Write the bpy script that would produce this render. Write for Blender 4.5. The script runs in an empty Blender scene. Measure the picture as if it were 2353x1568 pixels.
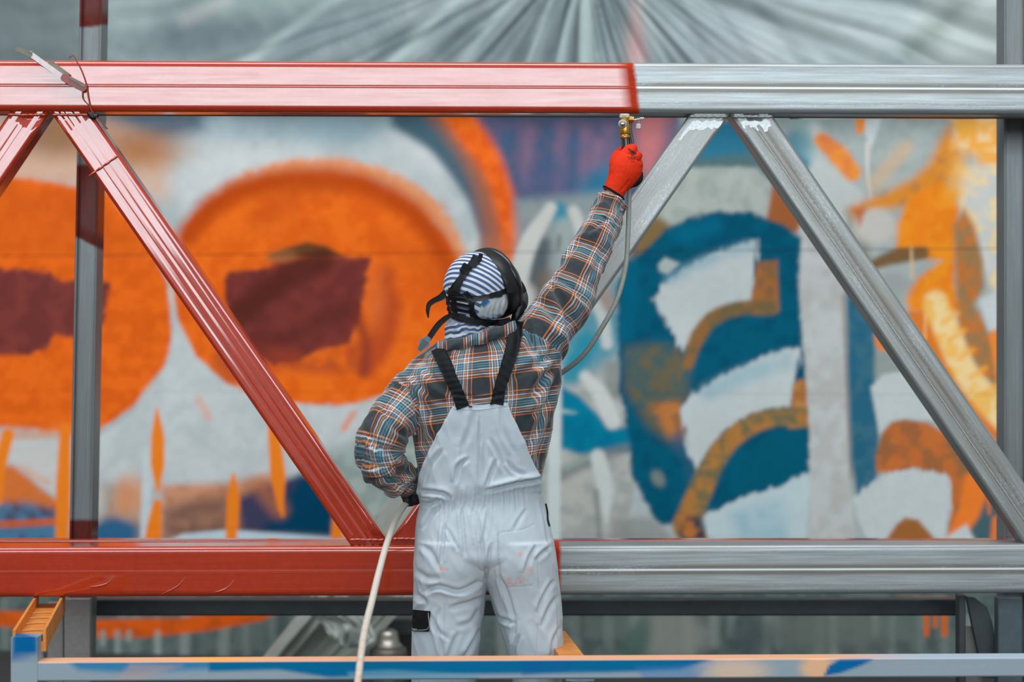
import bpy, math, random
import numpy as np
from mathutils import Vector, Matrix
from mathutils.bvhtree import BVHTree
random.seed(4); RS = np.random.RandomState(7)
S = bpy.context.scene
C = S.collection
PI = math.pi
# ---------------------------------------------------------------- camera, world, lights, exposure
F, CX, CY, YC, ZC = 4500.0, 1176.5, 784.0, -5.6, 1.5
cam = bpy.data.cameras.new('camera'); camo = bpy.data.objects.new('camera', cam); C.objects.link(camo)
camo.location = (0, YC, ZC); camo.rotation_euler = (PI/2, 0, 0)
cam.sensor_width = 36; cam.lens = F/2353*36; cam.clip_end = 200
cam.dof.use_dof = True; cam.dof.focus_distance = 5.78; cam.dof.aperture_fstop = 1.5
S.camera = camo
S.view_settings.view_transform = 'Standard'; S.view_settings.look = 'None'
S.view_settings.gamma = 1; S.view_settings.use_curve_mapping = False
S.view_settings.exposure = 0.25
w = bpy.data.worlds.new('world'); S.world = w; w.use_nodes = True
bg = w.node_tree.nodes['Background']; bg.inputs[0].default_value = (0.86, 0.95, 1.0, 1); bg.inputs[1].default_value = 0.46
def area(name, loc, rot, sx, sy, power, col=(1, 1, 1)):
    l = bpy.data.lights.new(name, 'AREA'); l.shape = 'RECTANGLE'; l.size = sx; l.size_y = sy; l.energy = power; l.color = col
    o = bpy.data.objects.new(name, l); C.objects.link(o); o.location = loc; o.rotation_euler = rot; return o
# daylight through the wide open hall door behind the camera, and a roof light overhead
area('hall_door_daylight', (0.4, -14.0, 4.10), (PI/2, 0, 0), 15, 3.4, 980, (0.80, 0.94, 1.0))
area('roof_light', (-1.0, -1.6, 7.0), (0.25, 0, 0), 8, 2.5, 330, (0.95, 0.98, 1.0))

# ---------------------------------------------------------------- helpers
def lin(c):
    c = np.asarray(c, float)/255.0
    return np.where(c <= 0.04045, c/12.92, ((c+0.055)/1.055)**2.4)
def P(px, py, D): return np.array([(px-CX)*D/F, D+YC, ZC-(py-CY)*D/F])
def PX(V):
    D = V[:, 1]-YC
    return CX+F*V[:, 0]/D, CY-F*(V[:, 2]-ZC)/D
def tag(o, label=None, cat=None, group=None, kind=None):
    if label: o['label'] = label
    if cat: o['category'] = cat
    if group: o['group'] = group
    if kind: o['kind'] = kind
    return o
def thing(name, label, cat, loc=(0, 0, 0), group=None):
    o = bpy.data.objects.new(name, None); C.objects.link(o); o.location = loc; o.empty_display_size = 0.1
    return tag(o, label, cat, group)
def rootloc(o):
    v = np.zeros(3)
    while o is not None: v += np.array(o.location); o = o.parent
    return v
def mk(name, V, Fc, mat, parent=None, smooth=True, attrs=None, uv=None, col=None, loc=None, sharp=None):
    """V in world coordinates; the object sits under its parent"""
    V = np.asarray(V, float)
    base = rootloc(parent)
    L = np.zeros(3) if loc is None else np.asarray(loc, float)-base
    me = bpy.data.meshes.new(name)
    me.from_pydata((V-base-L).tolist(), [], Fc if isinstance(Fc, list) else Fc.tolist())
    me.update()
    if smooth: me.polygons.foreach_set('use_smooth', [True]*len(me.polygons))
    if sharp:
        try: me.set_sharp_from_angle(angle=math.radians(sharp))
        except Exception: pass
    for k, a in (attrs or {}).items():
        at = me.attributes.new(k, 'FLOAT', 'POINT'); at.data.foreach_set('value', np.asarray(a, np.float32))
    if col is not None:
        at = me.attributes.new('Col', 'FLOAT_COLOR', 'POINT')
        c4 = np.ones((len(V), 4), np.float32); c4[:, :3] = col; at.data.foreach_set('color', c4.ravel())
    if uv is not None:
        u = me.uv_layers.new(name='UVMap'); u.data.foreach_set('uv', np.asarray(uv, np.float32).ravel())
    if mat: me.materials.append(mat)
    o = bpy.data.objects.new(name, me); C.objects.link(o); o.parent = parent; o.location = L
    return o
def vuv(V2, Fc):   # per-vertex uv to per-corner
    idx = np.concatenate([np.asarray(f) for f in Fc]) if isinstance(Fc, list) else np.asarray(Fc).ravel()
    return np.asarray(V2)[idx]
def join(parts):
    Vs, Fs, n = [], [], 0
    for V, Fc in parts:
        V = np.asarray(V); Vs.append(V)
        Fs += [[i+n for i in f] for f in (Fc if isinstance(Fc, list) else Fc.tolist())]
        n += len(V)
    return np.concatenate(Vs), Fs
# noise
def _h(i, j, k, s):
    n = (i*374761393 + j*668265263 + k*1274126177 + s*974711) & 0xffffffff
    n = ((n ^ (n >> 13))*1103515245) & 0xffffffff
    n = n ^ (n >> 16)
    return (n & 0xffffff)/float(0xffffff)
def vn(x, y, z=0.0, s=0):
    x = np.asarray(x, float); y = np.asarray(y, float)+0*x; z = np.asarray(z, float)+0*x
    i = np.floor(x).astype(np.int64); j = np.floor(y).astype(np.int64); k = np.floor(z).astype(np.int64)
    f, g, h = x-i, y-j, z-k
    f = f*f*(3-2*f); g = g*g*(3-2*g); h = h*h*(3-2*h)
    r = 0
    for a in (0, 1):
        for b in (0, 1):
            for c in (0, 1):
                r = r+_h(i+a, j+b, k+c, s)*(f if a else 1-f)*(g if b else 1-g)*(h if c else 1-h)
    return r*2-1
def fbm(x, y, z=0.0, s=0, o=4):
    r, a, t, q = 0, 1.0, 0, 1.0
    for n in range(o):
        r = r+a*vn(x*q, y*q, np.asarray(z)*q, s+n*17); t += a; a *= 0.5; q *= 2.03
    return r/t
def sstep(a, b, x):
    t = np.clip((x-a)/(b-a), 0, 1); return t*t*(3-2*t)
def smooth_table(xs, rows, xq, k=0):
    rows = np.asarray(rows, float); xs = np.asarray(xs, float)
    # monotone-ish cubic hermite
    m = np.gradient(rows, xs, axis=0)
    i = np.clip(np.searchsorted(xs, xq)-1, 0, len(xs)-2)
    h = (xs[i+1]-xs[i])[:, None]; t = ((xq-xs[i])[:, None])/h
    return ((2*t**3-3*t**2+1)*rows[i]+(t**3-2*t**2+t)*h*m[i]+(-2*t**3+3*t**2)*rows[i+1]+(t**3-t**2)*h*m[i+1])
def polyl(pts, n):
    pts = np.asarray(pts, float); s = np.r_[0, np.cumsum(np.linalg.norm(np.diff(pts[:, :3], axis=0), axis=1))]
    return smooth_table(s, pts, np.linspace(0, s[-1], n))
def grid_faces(nu, nv, cu=False, cv=False, off=0):
    f = []
    for i in range(nu if cu else nu-1):
        for j in range(nv if cv else nv-1):
            a = i*nv+j; b = ((i+1) % nu)*nv+j; c = ((i+1) % nu)*nv+(j+1) % nv; d = i*nv+(j+1) % nv
            f.append([a+off, b+off, c+off, d+off])
    return f
def frames(p):
    t = np.gradient(p, axis=0); t /= np.linalg.norm(t, axis=1)[:, None]
    n = np.zeros_like(p); u = np.cross(t[0], [0, 0, 1.0])
    if np.linalg.norm(u) < 0.2: u = np.cross(t[0], [0, 1.0, 0])
    n[0] = u/np.linalg.norm(u)
    for i in range(1, len(p)):
        v = n[i-1]-t[i]*np.dot(n[i-1], t[i]); n[i] = v/np.linalg.norm(v)
    return t, n, np.cross(t, n)
def tube(pts, r, n=40, k=16, caps=True, sqa=1.0):
    """smooth tube with rounded ends; pts (m,3), r scalar or list"""
    pts = np.asarray(pts, float); r = np.ones(len(pts))*np.asarray(r, float)
    q = polyl(np.c_[pts, r], n); p, rr = q[:, :3], q[:, 3]
    t, a, b = frames(p)
    rings = []
    if caps:
        for s_ in (0.08, 0.5, 0.85): rings.append((p[0]-t[0]*rr[0]*math.sqrt(1-s_*s_), a[0], b[0], rr[0]*s_))
    for i in range(n): rings.append((p[i], a[i], b[i], rr[i]))
    if caps:
        for s_ in (0.85, 0.5, 0.08): rings.append((p[-1]+t[-1]*rr[-1]*math.sqrt(1-s_*s_), a[-1], b[-1], rr[-1]*s_))
    th = np.arange(k)/k*2*PI
    V = np.concatenate([c[None]+R*(np.cos(th)[:, None]*A*sqa+np.sin(th)[:, None]*B) for c, A, B, R in rings])
    m = len(rings); Fc = [[i*k+j, i*k+(j+1) % k, (i+1)*k+(j+1) % k, (i+1)*k+j] for i in range(m-1) for j in range(k)]
    Fc.append(list(range(k))[::-1]); Fc.append([(m-1)*k+j for j in range(k)])
    return V, Fc
def ball(c, r, n=16, k=24, R=None):
    r = np.ones(3)*np.asarray(r, float)
    ph = np.linspace(0.02, PI-0.02, n); th = np.arange(k)/k*2*PI
    V = np.stack([np.outer(np.sin(ph), np.cos(th)), np.outer(np.sin(ph), np.sin(th)), np.outer(np.cos(ph), np.ones(k))], -1).reshape(-1, 3)*r
    if R is not None: V = V@np.asarray(R).T
    Fc = [[i*k+j, (i+1)*k+j, (i+1)*k+(j+1) % k, i*k+(j+1) % k] for i in range(n-1) for j in range(k)]
    Fc += [list(range(k)), [(n-1)*k+j for j in range(k)][::-1]]
    return V+np.asarray(c), Fc
def prism(poly, o, ax, ay, az, h):
    """polygon (2D) in plane o + x*ax + y*ay, extruded along az by h"""
    o, ax, ay, az = map(lambda q: np.asarray(q, float), (o, ax, ay, az)); m = len(poly)
    B = np.array([o+x*ax+y*ay for x, y in poly]); V = np.concatenate([B, B+az*h])
    Fc = [list(range(m))[::-1], list(range(m, 2*m))]+[[i, (i+1) % m, (i+1) % m+m, i+m] for i in range(m)]
    return V, Fc
def box(lo, hi, bev=0.0):
    lo = np.asarray(lo, float); hi = np.asarray(hi, float)
    if bev <= 0:
        return prism([(lo[0], lo[1]), (hi[0], lo[1]), (hi[0], hi[1]), (lo[0], hi[1])], (0, 0, lo[2]), (1, 0, 0), (0, 1, 0), (0, 0, 1), hi[2]-lo[2])
    b = bev
    pl = [(lo[0]+b, lo[1]), (hi[0]-b, lo[1]), (hi[0], lo[1]+b), (hi[0], hi[1]-b), (hi[0]-b, hi[1]), (lo[0]+b, hi[1]), (lo[0], hi[1]-b), (lo[0], lo[1]+b)]
    c = (lo+hi)/2; V = []
    for z, s_ in ((lo[2], b), (lo[2]+b, 0), (hi[2]-b, 0), (hi[2], b)):
        for x, y in pl: V.append((x-np.sign(x-c[0])*s_*0.7, y-np.sign(y-c[1])*s_*0.7, z))
    Fc = [[i*8+j, i*8+(j+1) % 8, (i+1)*8+(j+1) % 8, (i+1)*8+j] for i in range(3) for j in range(8)]
    Fc += [list(range(8))[::-1], list(range(24, 32))]
    return np.array(V), Fc
def lathe(prof, c, axis=(0, 0, 1), k=32):
    ax = np.asarray(axis, float); ax /= np.linalg.norm(ax)
    u = np.cross(ax, [0.3, 1, 0.2]); u /= np.linalg.norm(u); v = np.cross(ax, u); th = np.arange(k)/k*2*PI
    V = np.concatenate([np.asarray(c)+ax*h+max(r, 1e-4)*(np.cos(th)[:, None]*u+np.sin(th)[:, None]*v) for r, h in prof])
    m = len(prof); Fc = [[i*k+j, i*k+(j+1) % k, (i+1)*k+(j+1) % k, (i+1)*k+j] for i in range(m-1) for j in range(k)]
    Fc += [list(range(k))[::-1], [(m-1)*k+j for j in range(k)]]
    return V, Fc
def remesh(parts, vox, smooth=3, decimate=None):
    V, Fc = join(parts)
    me = bpy.data.meshes.new('t'); me.from_pydata(V.tolist(), [], Fc); me.update()
    o = bpy.data.objects.new('t', me); C.objects.link(o)
    m = o.modifiers.new('r', 'REMESH'); m.mode = 'VOXEL'; m.voxel_size = vox; m.adaptivity = 0
    if smooth:
        m2 = o.modifiers.new('s', 'SMOOTH'); m2.iterations = smooth; m2.factor = 0.5
    dg = bpy.context.evaluated_depsgraph_get(); ev = o.evaluated_get(dg); e = ev.to_mesh()
    n = len(e.vertices); V = np.zeros(n*3); e.vertices.foreach_get('co', V); V = V.reshape(-1, 3)
    N = np.zeros(n*3); e.vertex_normals.foreach_get('vector', N); N = N.reshape(-1, 3)
    L = np.zeros(len(e.loops), np.int64); e.loops.foreach_get('vertex_index', L)
    q = L.reshape(-1, 4) if len(L) == 4*len(e.polygons) else None
    Fc = q.copy() if q is not None else [list(p.vertices) for p in e.polygons]
    ev.to_mesh_clear(); bpy.data.objects.remove(o); bpy.data.meshes.remove(me)
    return V, Fc, N
def normals(V, Fc):
    N = np.zeros_like(V); q = np.asarray(Fc)
    n = np.cross(V[q[:, 2]]-V[q[:, 0]], V[q[:, 3]]-V[q[:, 1]])
    for i in range(4): np.add.at(N, q[:, i], n)
    return N/(np.linalg.norm(N, axis=1)[:, None]+1e-12)
def bvh(V, Fc): return BVHTree.FromPolygons([tuple(v) for v in V], Fc if isinstance(Fc, list) else Fc.tolist())
def hit(B, px, py, dflt=None):
    o = Vector((0, YC, ZC)); d = Vector(((px-CX)/F, 1, -(py-CY)/F)).normalized()
    r = B.ray_cast(o, d)
    return None if r[0] is None else (np.array(r[0]), np.array(r[1]))
def segdist(px, py, pts):
    """distance, signed side and run length along a polyline"""
    pts = np.asarray(pts, float)
    best = np.full(px.shape, 1e9); side = np.zeros(px.shape); run = np.zeros(px.shape); acc = 0
    tot = np.sum(np.linalg.norm(np.diff(pts, axis=0), axis=1))
    for a, b in zip(pts[:-1], pts[1:]):
        d = b-a; L = np.hypot(*d); t = np.clip(((px-a[0])*d[0]+(py-a[1])*d[1])/(L*L), 0, 1)
        ex, ey = px-a[0]-t*d[0], py-a[1]-t*d[1]; r = np.hypot(ex, ey); s_ = np.sign(d[0]*ey-d[1]*ex)
        m = r < best; best = np.where(m, r, best); side = np.where(m, s_, side); run = np.where(m, (acc+t*L)/tot, run); acc += L
    return best, side, run
def crease(px, py, strokes):
    out = np.zeros(px.shape)
    for pts, wd, amp in strokes:
        p_ = np.asarray(pts, float); m = (px > p_[:, 0].min()-5*wd) & (px < p_[:, 0].max()+5*wd) & (py > p_[:, 1].min()-5*wd) & (py < p_[:, 1].max()+5*wd)
        if not m.any(): continue
        if len(p_) > 2: p_ = polyl(p_, 14)
        d, s_, r = segdist(px[m], py[m], p_); t = d*s_
        endf = np.exp(-((np.abs(r-0.5)*2)**6)*1.2)
        far = np.where((r <= 0) | (r >= 1), np.exp(-(d/wd)**2), 1)
        prof = -np.exp(-(t/wd)**2)+0.75*np.exp(-((t-1.9*wd)/(1.3*wd))**2)+0.3*np.exp(-((t+2.2*wd)/(1.4*wd))**2)
        out[m] += amp*prof*endf*far
    return out

# ---------------------------------------------------------------- materials
class M_:
    def __init__(s, name):
        s.m = bpy.data.materials.new(name); s.m.use_nodes = True; s.t = s.m.node_tree; s.n = s.t.nodes; s.b = s.n['Principled BSDF']
    def nd(s, ty, **k):
        n = s.n.new(ty)
        for a, v in k.items(): setattr(n, a, v)
        return n
    def ln(s, a, b): s.t.links.new(a, b); return b
    def put(s, sock, v):
        if isinstance(v, bpy.types.NodeSocket): s.t.links.new(v, sock)
        elif v is not None: sock.default_value = v
    def set(s, **k):
        for a, v in k.items(): s.put(s.b.inputs[a.replace('_', ' ')], v)
        return s
    def math(s, op, a, b=0.0, c=None, clamp=False):
        n = s.nd('ShaderNodeMath', operation=op, use_clamp=clamp); s.put(n.inputs[0], a); s.put(n.inputs[1], b)
        if c is not None: s.put(n.inputs[2], c)
        return n.outputs[0]
    def mix(s, f, a, b, mode='MIX'):
        n = s.nd('ShaderNodeMix', data_type='RGBA', blend_type=mode); s.put(n.inputs[0], f); s.put(n.inputs[6], a); s.put(n.inputs[7], b); return n.outputs[2]
    def noise(s, vec, scale, detail=3, rough=0.5, dim=None):
        n = s.nd('ShaderNodeTexNoise'); s.put(n.inputs['Vector'], vec); n.inputs['Scale'].default_value = scale; n.inputs['Detail'].default_value = detail; n.inputs['Roughness'].default_value = rough
        return n.outputs[0]
    def ramp(s, f, stops, interp='LINEAR'):
        n = s.nd('ShaderNodeValToRGB'); s.put(n.inputs[0], f); r = n.color_ramp; r.interpolation = interp
        while len(r.elements) < len(stops): r.elements.new(0.5)
        for e, (p, c) in zip(r.elements, stops):
            e.position = p; e.color = (c, c, c, 1) if isinstance(c, (int, float)) else (*c[:3], 1)
        return n.outputs[0]
    def obj(s): return s.nd('ShaderNodeTexCoord').outputs['Object']
    def uv(s): return s.nd('ShaderNodeTexCoord').outputs['UV']
    def attr(s, name, what='Fac'): n = s.nd('ShaderNodeAttribute', attribute_name=name); return n.outputs[what]
    def mapp(s, v, sc=(1, 1, 1), rot=(0, 0, 0)):
        n = s.nd('ShaderNodeMapping'); s.put(n.inputs[0], v); n.inputs['Scale'].default_value = sc; n.inputs['Rotation'].default_value = rot; return n.outputs[0]
    def bump(s, h, st=0.3, dist=0.002):
        n = s.nd('ShaderNodeBump'); s.put(n.inputs['Height'], h); n.inputs['Strength'].default_value = st; n.inputs['Distance'].default_value = dist
        s.ln(n.outputs[0], s.b.inputs['Normal'])
def L3(c): return tuple(float(x) for x in lin(c))+(1.0,)
def simple(name, c, rough=0.5, metal=0.0, nscale=None, namp=0.15, bump=0.0, **k):
    m = M_(name); col = L3(c)
    if nscale:
        f = m.noise(m.obj(), nscale, 4, 0.6)
        d = tuple(x*(1-namp*2.2) for x in col[:3])+(1,); l = tuple(min(1, x*(1+namp)) for x in col[:3])+(1,)
        m.set(Base_Color=m.mix(f, d, l))
        if bump: m.bump(f, bump, 0.002)
    else: m.set(Base_Color=col)
    m.set(Roughness=rough, Metallic=metal, **k)
    return m.m
def painted_col(name, rough=0.6, nscale=60, bump=0.15, coat=0.0):
    m = M_(name); f = m.noise(m.obj(), nscale, 4, 0.65)
    c = m.mix(m.math('MULTIPLY', f, 0.35), m.attr('Col', 'Color'), (0.5, 0.5, 0.5, 1), 'OVERLAY')
    m.set(Base_Color=c, Roughness=rough, Coat_Weight=coat, Coat_Roughness=0.3, Specular_IOR_Level=0.05); m.bump(f, bump, 0.004)
    return m.m
def steel_paint(name, dull=1.0):
    """raw mill steel with stains, over which wet red primer lies where attribute paint > 0"""
    m = M_(name); uv = m.uv()
    st = m.noise(m.mapp(uv, (1.2, 45, 1)), 3.0, 5, 0.65)       # streaks along the bar
    st2 = m.noise(m.mapp(uv, (5, 160, 1)), 2.0, 3, 0.6)
    sp = m.noise(m.mapp(uv, (60, 130, 1)), 1.6, 5, 0.75)        # specks
    big = m.noise(m.mapp(uv, (2.5, 14, 1)), 1.3, 3, 0.6)
    base = m.ramp(st, [(0.25, (0.19, 0.20, 0.207)), (0.5, (0.31, 0.33, 0.34)), (0.72, (0.46, 0.48, 0.49))])
    base = m.mix(m.math('MULTIPLY', st2, 0.5), base, (0.37, 0.385, 0.39, 1))
    base = m.mix(m.math('MULTIPLY', m.ramp(big, [(0.5, 0.0), (0.7, 1.0)]), 0.35), base, (0.30, 0.27, 0.23, 1))
    rust = m.math('MULTIPLY', m.attr('grime_shade'), m.ramp(m.math('ADD', m.math('MULTIPLY', sp, 0.6), m.math('MULTIPLY', big, 0.5)), [(0.36, 0.0), (0.54, 1.0)]))
    base = m.mix(m.math('MULTIPLY', rust, 0.85), base, (0.13, 0.10, 0.07, 1))
    base = m.mix(m.ramp(sp, [(0.66, 0.0), (0.72, 1.0)]), base, (0.14, 0.13, 0.115, 1))
    base = m.mix(m.math('MULTIPLY', m.attr('grind'), 0.92), base, (0.88, 0.9, 0.92, 1))
    dk = m.math('SUBTRACT', m.attr('grime_shade'), 1.0, clamp=True); base = m.mix(dk, base, (.045, .042, .040, 1))  # values above one: underside shade mixed into the colour as near-black
    if dull < 1: base = m.mix(1-dull, base, (.055, .063, .067, 1))
    # paint
    nz = m.noise(m.mapp(uv, (14, 14, 1)), 3.0, 4, 0.7)
    pd = m.math('ADD', m.attr('paint'), m.math('MULTIPLY', m.math('SUBTRACT', nz, 0.5), 0.012))
    mask = m.ramp(m.math('ADD', m.math('MULTIPLY', pd, 25.0), 0.5, clamp=True), [(0.32, 0.0), (0.62, 1.0)])
    dry = m.ramp(m.math('MULTIPLY', m.math('ADD', pd, 0.0), 14.0, clamp=True), [(0.25, 1.0), (0.75, 0.0)])
    pst = m.noise(m.mapp(uv, (1.0, 30, 1)), 3.0, 5, 0.7)
    pc = m.mix(pst, (0.30, 0.018, 0.004, 1), (0.54, 0.040, 0.007, 1)) if dull == 1 else m.mix(pst, (.06, .016, .014, 1), (.13, .026, .020, 1))
    pc = m.mix(m.ramp(nz, [(0.4, 0.0), (0.75, 0.4)]), pc, (0.24, 0.016, 0.006, 1))
    prg = m.math('ADD', m.math('MULTIPLY', dry, 0.35), m.math('ADD', m.math('MULTIPLY', pst, 0.16), 0.13))
    m.set(Base_Color=m.mix(mask, base, pc))
    inv = m.math('SUBTRACT', 1.0, mask)
    m.set(Metallic=m.math('MULTIPLY', inv, m.math('MULTIPLY', m.math('SUBTRACT', 1.0, dk), m.math('SUBTRACT', 0.50 if dull == 1 else .25, m.math('MULTIPLY', rust, 0.35 if dull == 1 else .15), clamp=True))))
    rr = m.math('ADD', m.math('MULTIPLY', dk, .5), m.math('ADD', m.math('MULTIPLY', st2, 0.16), 0.30))
    mr = m.nd('ShaderNodeMix', data_type='FLOAT'); m.put(mr.inputs[0], mask); m.put(mr.inputs[2], rr); m.put(mr.inputs[3], prg)
    m.set(Roughness=mr.outputs[0], IOR=1.5)
    film = m.ramp(m.math('ADD', m.math('MULTIPLY', pst, 0.6), m.math('MULTIPLY', m.noise(m.mapp(uv, (3, 22, 1)), 2.0, 4, .7), 0.5)), [(0.42, 1.0), (0.74, 0.66)])
    m.set(Coat_Weight=m.math('MULTIPLY', film, m.math('MULTIPLY', mask, m.math('SUBTRACT', 1.0, dry))) if dull == 1 else 0.0, Coat_IOR=1.86, Coat_Roughness=m.math('ADD', 0.03, m.math('MULTIPLY', pst, 0.07)), Specular_IOR_Level=m.math('SUBTRACT', 0.5, m.math('MULTIPLY', mask, 0.42)))
    hb = m.math('ADD', m.math('MULTIPLY', sp, m.math('ADD', 0.35, m.math('MULTIPLY', mask, -0.1))), m.math('MULTIPLY', st, 0.6))
    m.bump(hb, 0.18, 0.0010)
    return m.m
STEEL = steel_paint('steel_and_red_primer')
def plaid_mat():
    m = M_('plaid_flannel'); uv = m.uv(); sx = m.nd('ShaderNodeSeparateXYZ'); m.put(sx.inputs[0], uv)
    ch = (0.014, 0.022, 0.028); te = (0.016, 0.095, 0.14); lb = (0.17, 0.31, 0.37); wh = (0.74, 0.73, 0.74); og = (0.86, 0.23, 0.030); mr = (0.30, 0.045, 0.035)
    st = [(0, ch), (.28, og), (.305, ch), (.325, mr), (.345, wh), (.368, te), (.41, og), (.437, te), (.465, wh), (.492, te), (.53, lb), (.555, te),
          (.585, lb), (.61, te), (.655, wh), (.682, te), (.70, og), (.727, ch), (.75, wh), (.772, te), (.80, mr), (.82, ch), (.845, og), (.87, ch)]
    per = 0.118
    wob = m.math('MULTIPLY', m.math('SUBTRACT', m.noise(uv, 9.0, 2), 0.5), 0.010)
    def band(o, ph):
        f = m.math('FRACT', m.math('ADD', m.math('DIVIDE', m.math('ADD', o, wob), per), ph)); return m.ramp(f, st, 'CONSTANT')
    a = band(sx.outputs[0], 0.0); b = band(sx.outputs[1], 0.35)
    tw = m.nd('ShaderNodeTexWave', wave_type='BANDS', bands_direction='DIAGONAL'); m.put(tw.inputs[0], uv); tw.inputs['Scale'].default_value = 180; tw.inputs['Distortion'].default_value = 0.6
    f = m.math('ADD', m.math('MULTIPLY', m.math('SUBTRACT', tw.outputs['Fac'], 0.5), 0.25), 0.5)
    c = m.mix(f, a, b)
    fz = m.noise(m.mapp(uv, (1, 1, 1)), 220, 3, 0.7)
    c = m.mix(m.math('MULTIPLY', fz, 0.10), c, (0.30, 0.29, 0.29, 1))
    m.set(Base_Color=c, Roughness=0.9, Sheen_Weight=0.25, Specular_IOR_Level=0.2); m.bump(m.math('ADD', tw.outputs['Fac'], fz), 0.25, 0.0012)
    return m.m
PLAID = plaid_mat()
def overall_mat():
    m = M_('white_cotton_twill'); o = m.obj(); f = m.noise(o, 260, 3, 0.7); g = m.noise(o, 6, 3, 0.5)
    c = m.mix(g, (0.43, 0.47, 0.51, 1), (0.50, 0.545, 0.59, 1)); c = m.mix(m.math('MULTIPLY', f, 0.2), c, (0.38, 0.41, 0.44, 1))
    c = m.mix(m.attr('stain'), c, (0.75, 0.20, 0.07, 1)); c = m.mix(m.math('MULTIPLY', m.attr('seam'), 0.35), c, (0.32, 0.34, 0.38, 1))
    m.set(Base_Color=c, Roughness=0.85, Sheen_Weight=0.1, Specular_IOR_Level=0.25); m.bump(f, 0.2, 0.001)
    return m.m
OVER = overall_mat()
def stripe_mat():
    m = M_('striped_jersey'); s_ = m.attr('stripe'); f = m.math('FRACT', s_)
    c = m.ramp(f, [(0, (0.028, 0.052, 0.17)), (.47, (0.028, 0.052, 0.17)), (.52, (0.57, 0.60, 0.62)), (.94, (0.57, 0.60, 0.62)), (1.0, (0.035, 0.065, 0.20))])
    fz = m.noise(m.obj(), 240, 3, 0.7); c = m.mix(m.math('MULTIPLY', fz, 0.15), c, (0.5, 0.52, 0.56, 1))
    c = m.mix(m.attr('plain'), c, m.mix(m.noise(m.mapp(m.obj(), (120, 120, 14)), 1.0, 3, 0.6), (0.34, 0.36, 0.37, 1), (0.60, 0.61, 0.61, 1)))
    m.set(Base_Color=c, Roughness=0.85, Specular_IOR_Level=0.2); m.bump(fz, 0.25, 0.001)
    return m.m
STRIPE = stripe_mat()
BLACKWEB = simple('black_webbing', (15, 17, 20), 0.75, nscale=300, namp=0.25, bump=0.3, Specular_IOR_Level=.25)
RUBBER = simple('black_rubber', (15, 16, 18), 0.42, nscale=60, namp=0.2, Specular_IOR_Level=.35)
GLOSSB = simple('glossy_black_plastic', (26, 27, 30), 0.22)
SKIN = simple('skin', (205, 150, 112), 0.5, nscale=40, namp=0.08, Subsurface_Weight=0.1, Subsurface_Radius=(0.01, 0.004, 0.002))
GLOVE = simple('orange_knit_glove', (222, 46, 6), 0.75, nscale=420, namp=0.14, bump=0.5, Specular_IOR_Level=.2)
BRASS = simple('brass', (196, 142, 62), 0.28, 0.85, nscale=70, namp=0.25)
CHROME = simple('worn_chrome', (205, 205, 208), 0.22, 0.95, nscale=90, namp=0.15)
PALE = simple('paint_crusted_metal', (190, 184, 172), 0.55, 0.2, nscale=120, namp=0.3, bump=0.5)
# ---------------------------------------------------------------- setting: floor, painted wall, plastic sheet
fl = simple('concrete_floor', (72, 74, 74), 0.85, nscale=3, namp=0.2, Specular_IOR_Level=.08)
V, Fc = box((-14, -16, -0.2), (14, 6.5, 0))
tag(mk('floor', V, Fc, fl, smooth=False), kind='structure')

KW = -0.168; YW0 = 3.4827
def wallD(px, off=0.0): return (-YC+YW0+off)/(1-KW*(px-CX)/F)
K_ALB = 0.80
class Canvas:
    def __init__(s, X, Y, base):
        s.X, s.Y = X, Y; s.c = np.ones(X.shape+(3,))*lin(base)
        s.n1 = fbm(X/60, Y/60, 0, 3, 4); s.n2 = fbm(X/14, Y/14, 0, 9, 3); s.n3 = fbm(X/170, Y/170, 0, 5, 3); s.sd = 0
    def lay(s, d, col, soft, a=1.0, jag=0.0, mott=0.0, mcol=None):
        """d signed distance (px, inside negative)"""
        s.sd += 1
        if jag: d = d+jag*s.n2+jag*0.7*s.n1
        m = a*(1-sstep(-soft*0.5, soft*0.5, d))
        if mott: m = m*np.clip(1-mott+mott*1.6*(fbm(s.X/48+s.sd*3.1, s.Y/48, 0, s.sd, 3)+0.6), 0, 1)
        c = lin(col)
        if mcol is not None:
            q = sstep(-0.25, 0.3, fbm(s.X/26+s.sd, s.Y/26, 0, s.sd+40, 4))[..., None]; c = c*(1-q)+lin(mcol)*q
        s.c = s.c*(1-m[..., None])+c*m[..., None]
    def poly(s, pts, col, soft=10, **k):
        p = np.asarray(pts, float); best = np.full(s.X.shape, 1e9); ins = np.zeros(s.X.shape, bool)
        for a, b in zip(p, np.roll(p, -1, 0)):
            d = b-a; L2 = max(d@d, 1e-6); t = np.clip(((s.X-a[0])*d[0]+(s.Y-a[1])*d[1])/L2, 0, 1)
            best = np.minimum(best, np.hypot(s.X-a[0]-t*d[0], s.Y-a[1]-t*d[1]))
            if a[1] != b[1]:
                c = ((a[1] > s.Y) != (b[1] > s.Y)) & (s.X < (b[0]-a[0])*(s.Y-a[1])/(b[1]-a[1])+a[0]); ins ^= c
        s.lay(np.where(ins, -best, best), col, soft, **k)
    def st(s, pts, wd, col, soft=10, **k):
        p = np.asarray(pts, float)
        if len(p) > 2: p = polyl(p, 12)
        d, sd_, r = segdist(s.X, s.Y, p)
        w_ = wd if np.isscalar(wd) else np.interp(r, np.linspace(0, 1, len(wd)), wd)
        s.lay(d-w_/2, col, soft, **k)
    def el(s, cx, cy, rx, ry, col, soft=10, rot=0, **k):
        c_, s_ = math.cos(rot), math.sin(rot); x = s.X-cx; y = s.Y-cy; u = (x*c_+y*s_)/rx; v = (-x*s_+y*c_)/ry
        s.lay((np.hypot(u, v)-1)*min(rx, ry), col, soft, **k)
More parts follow.
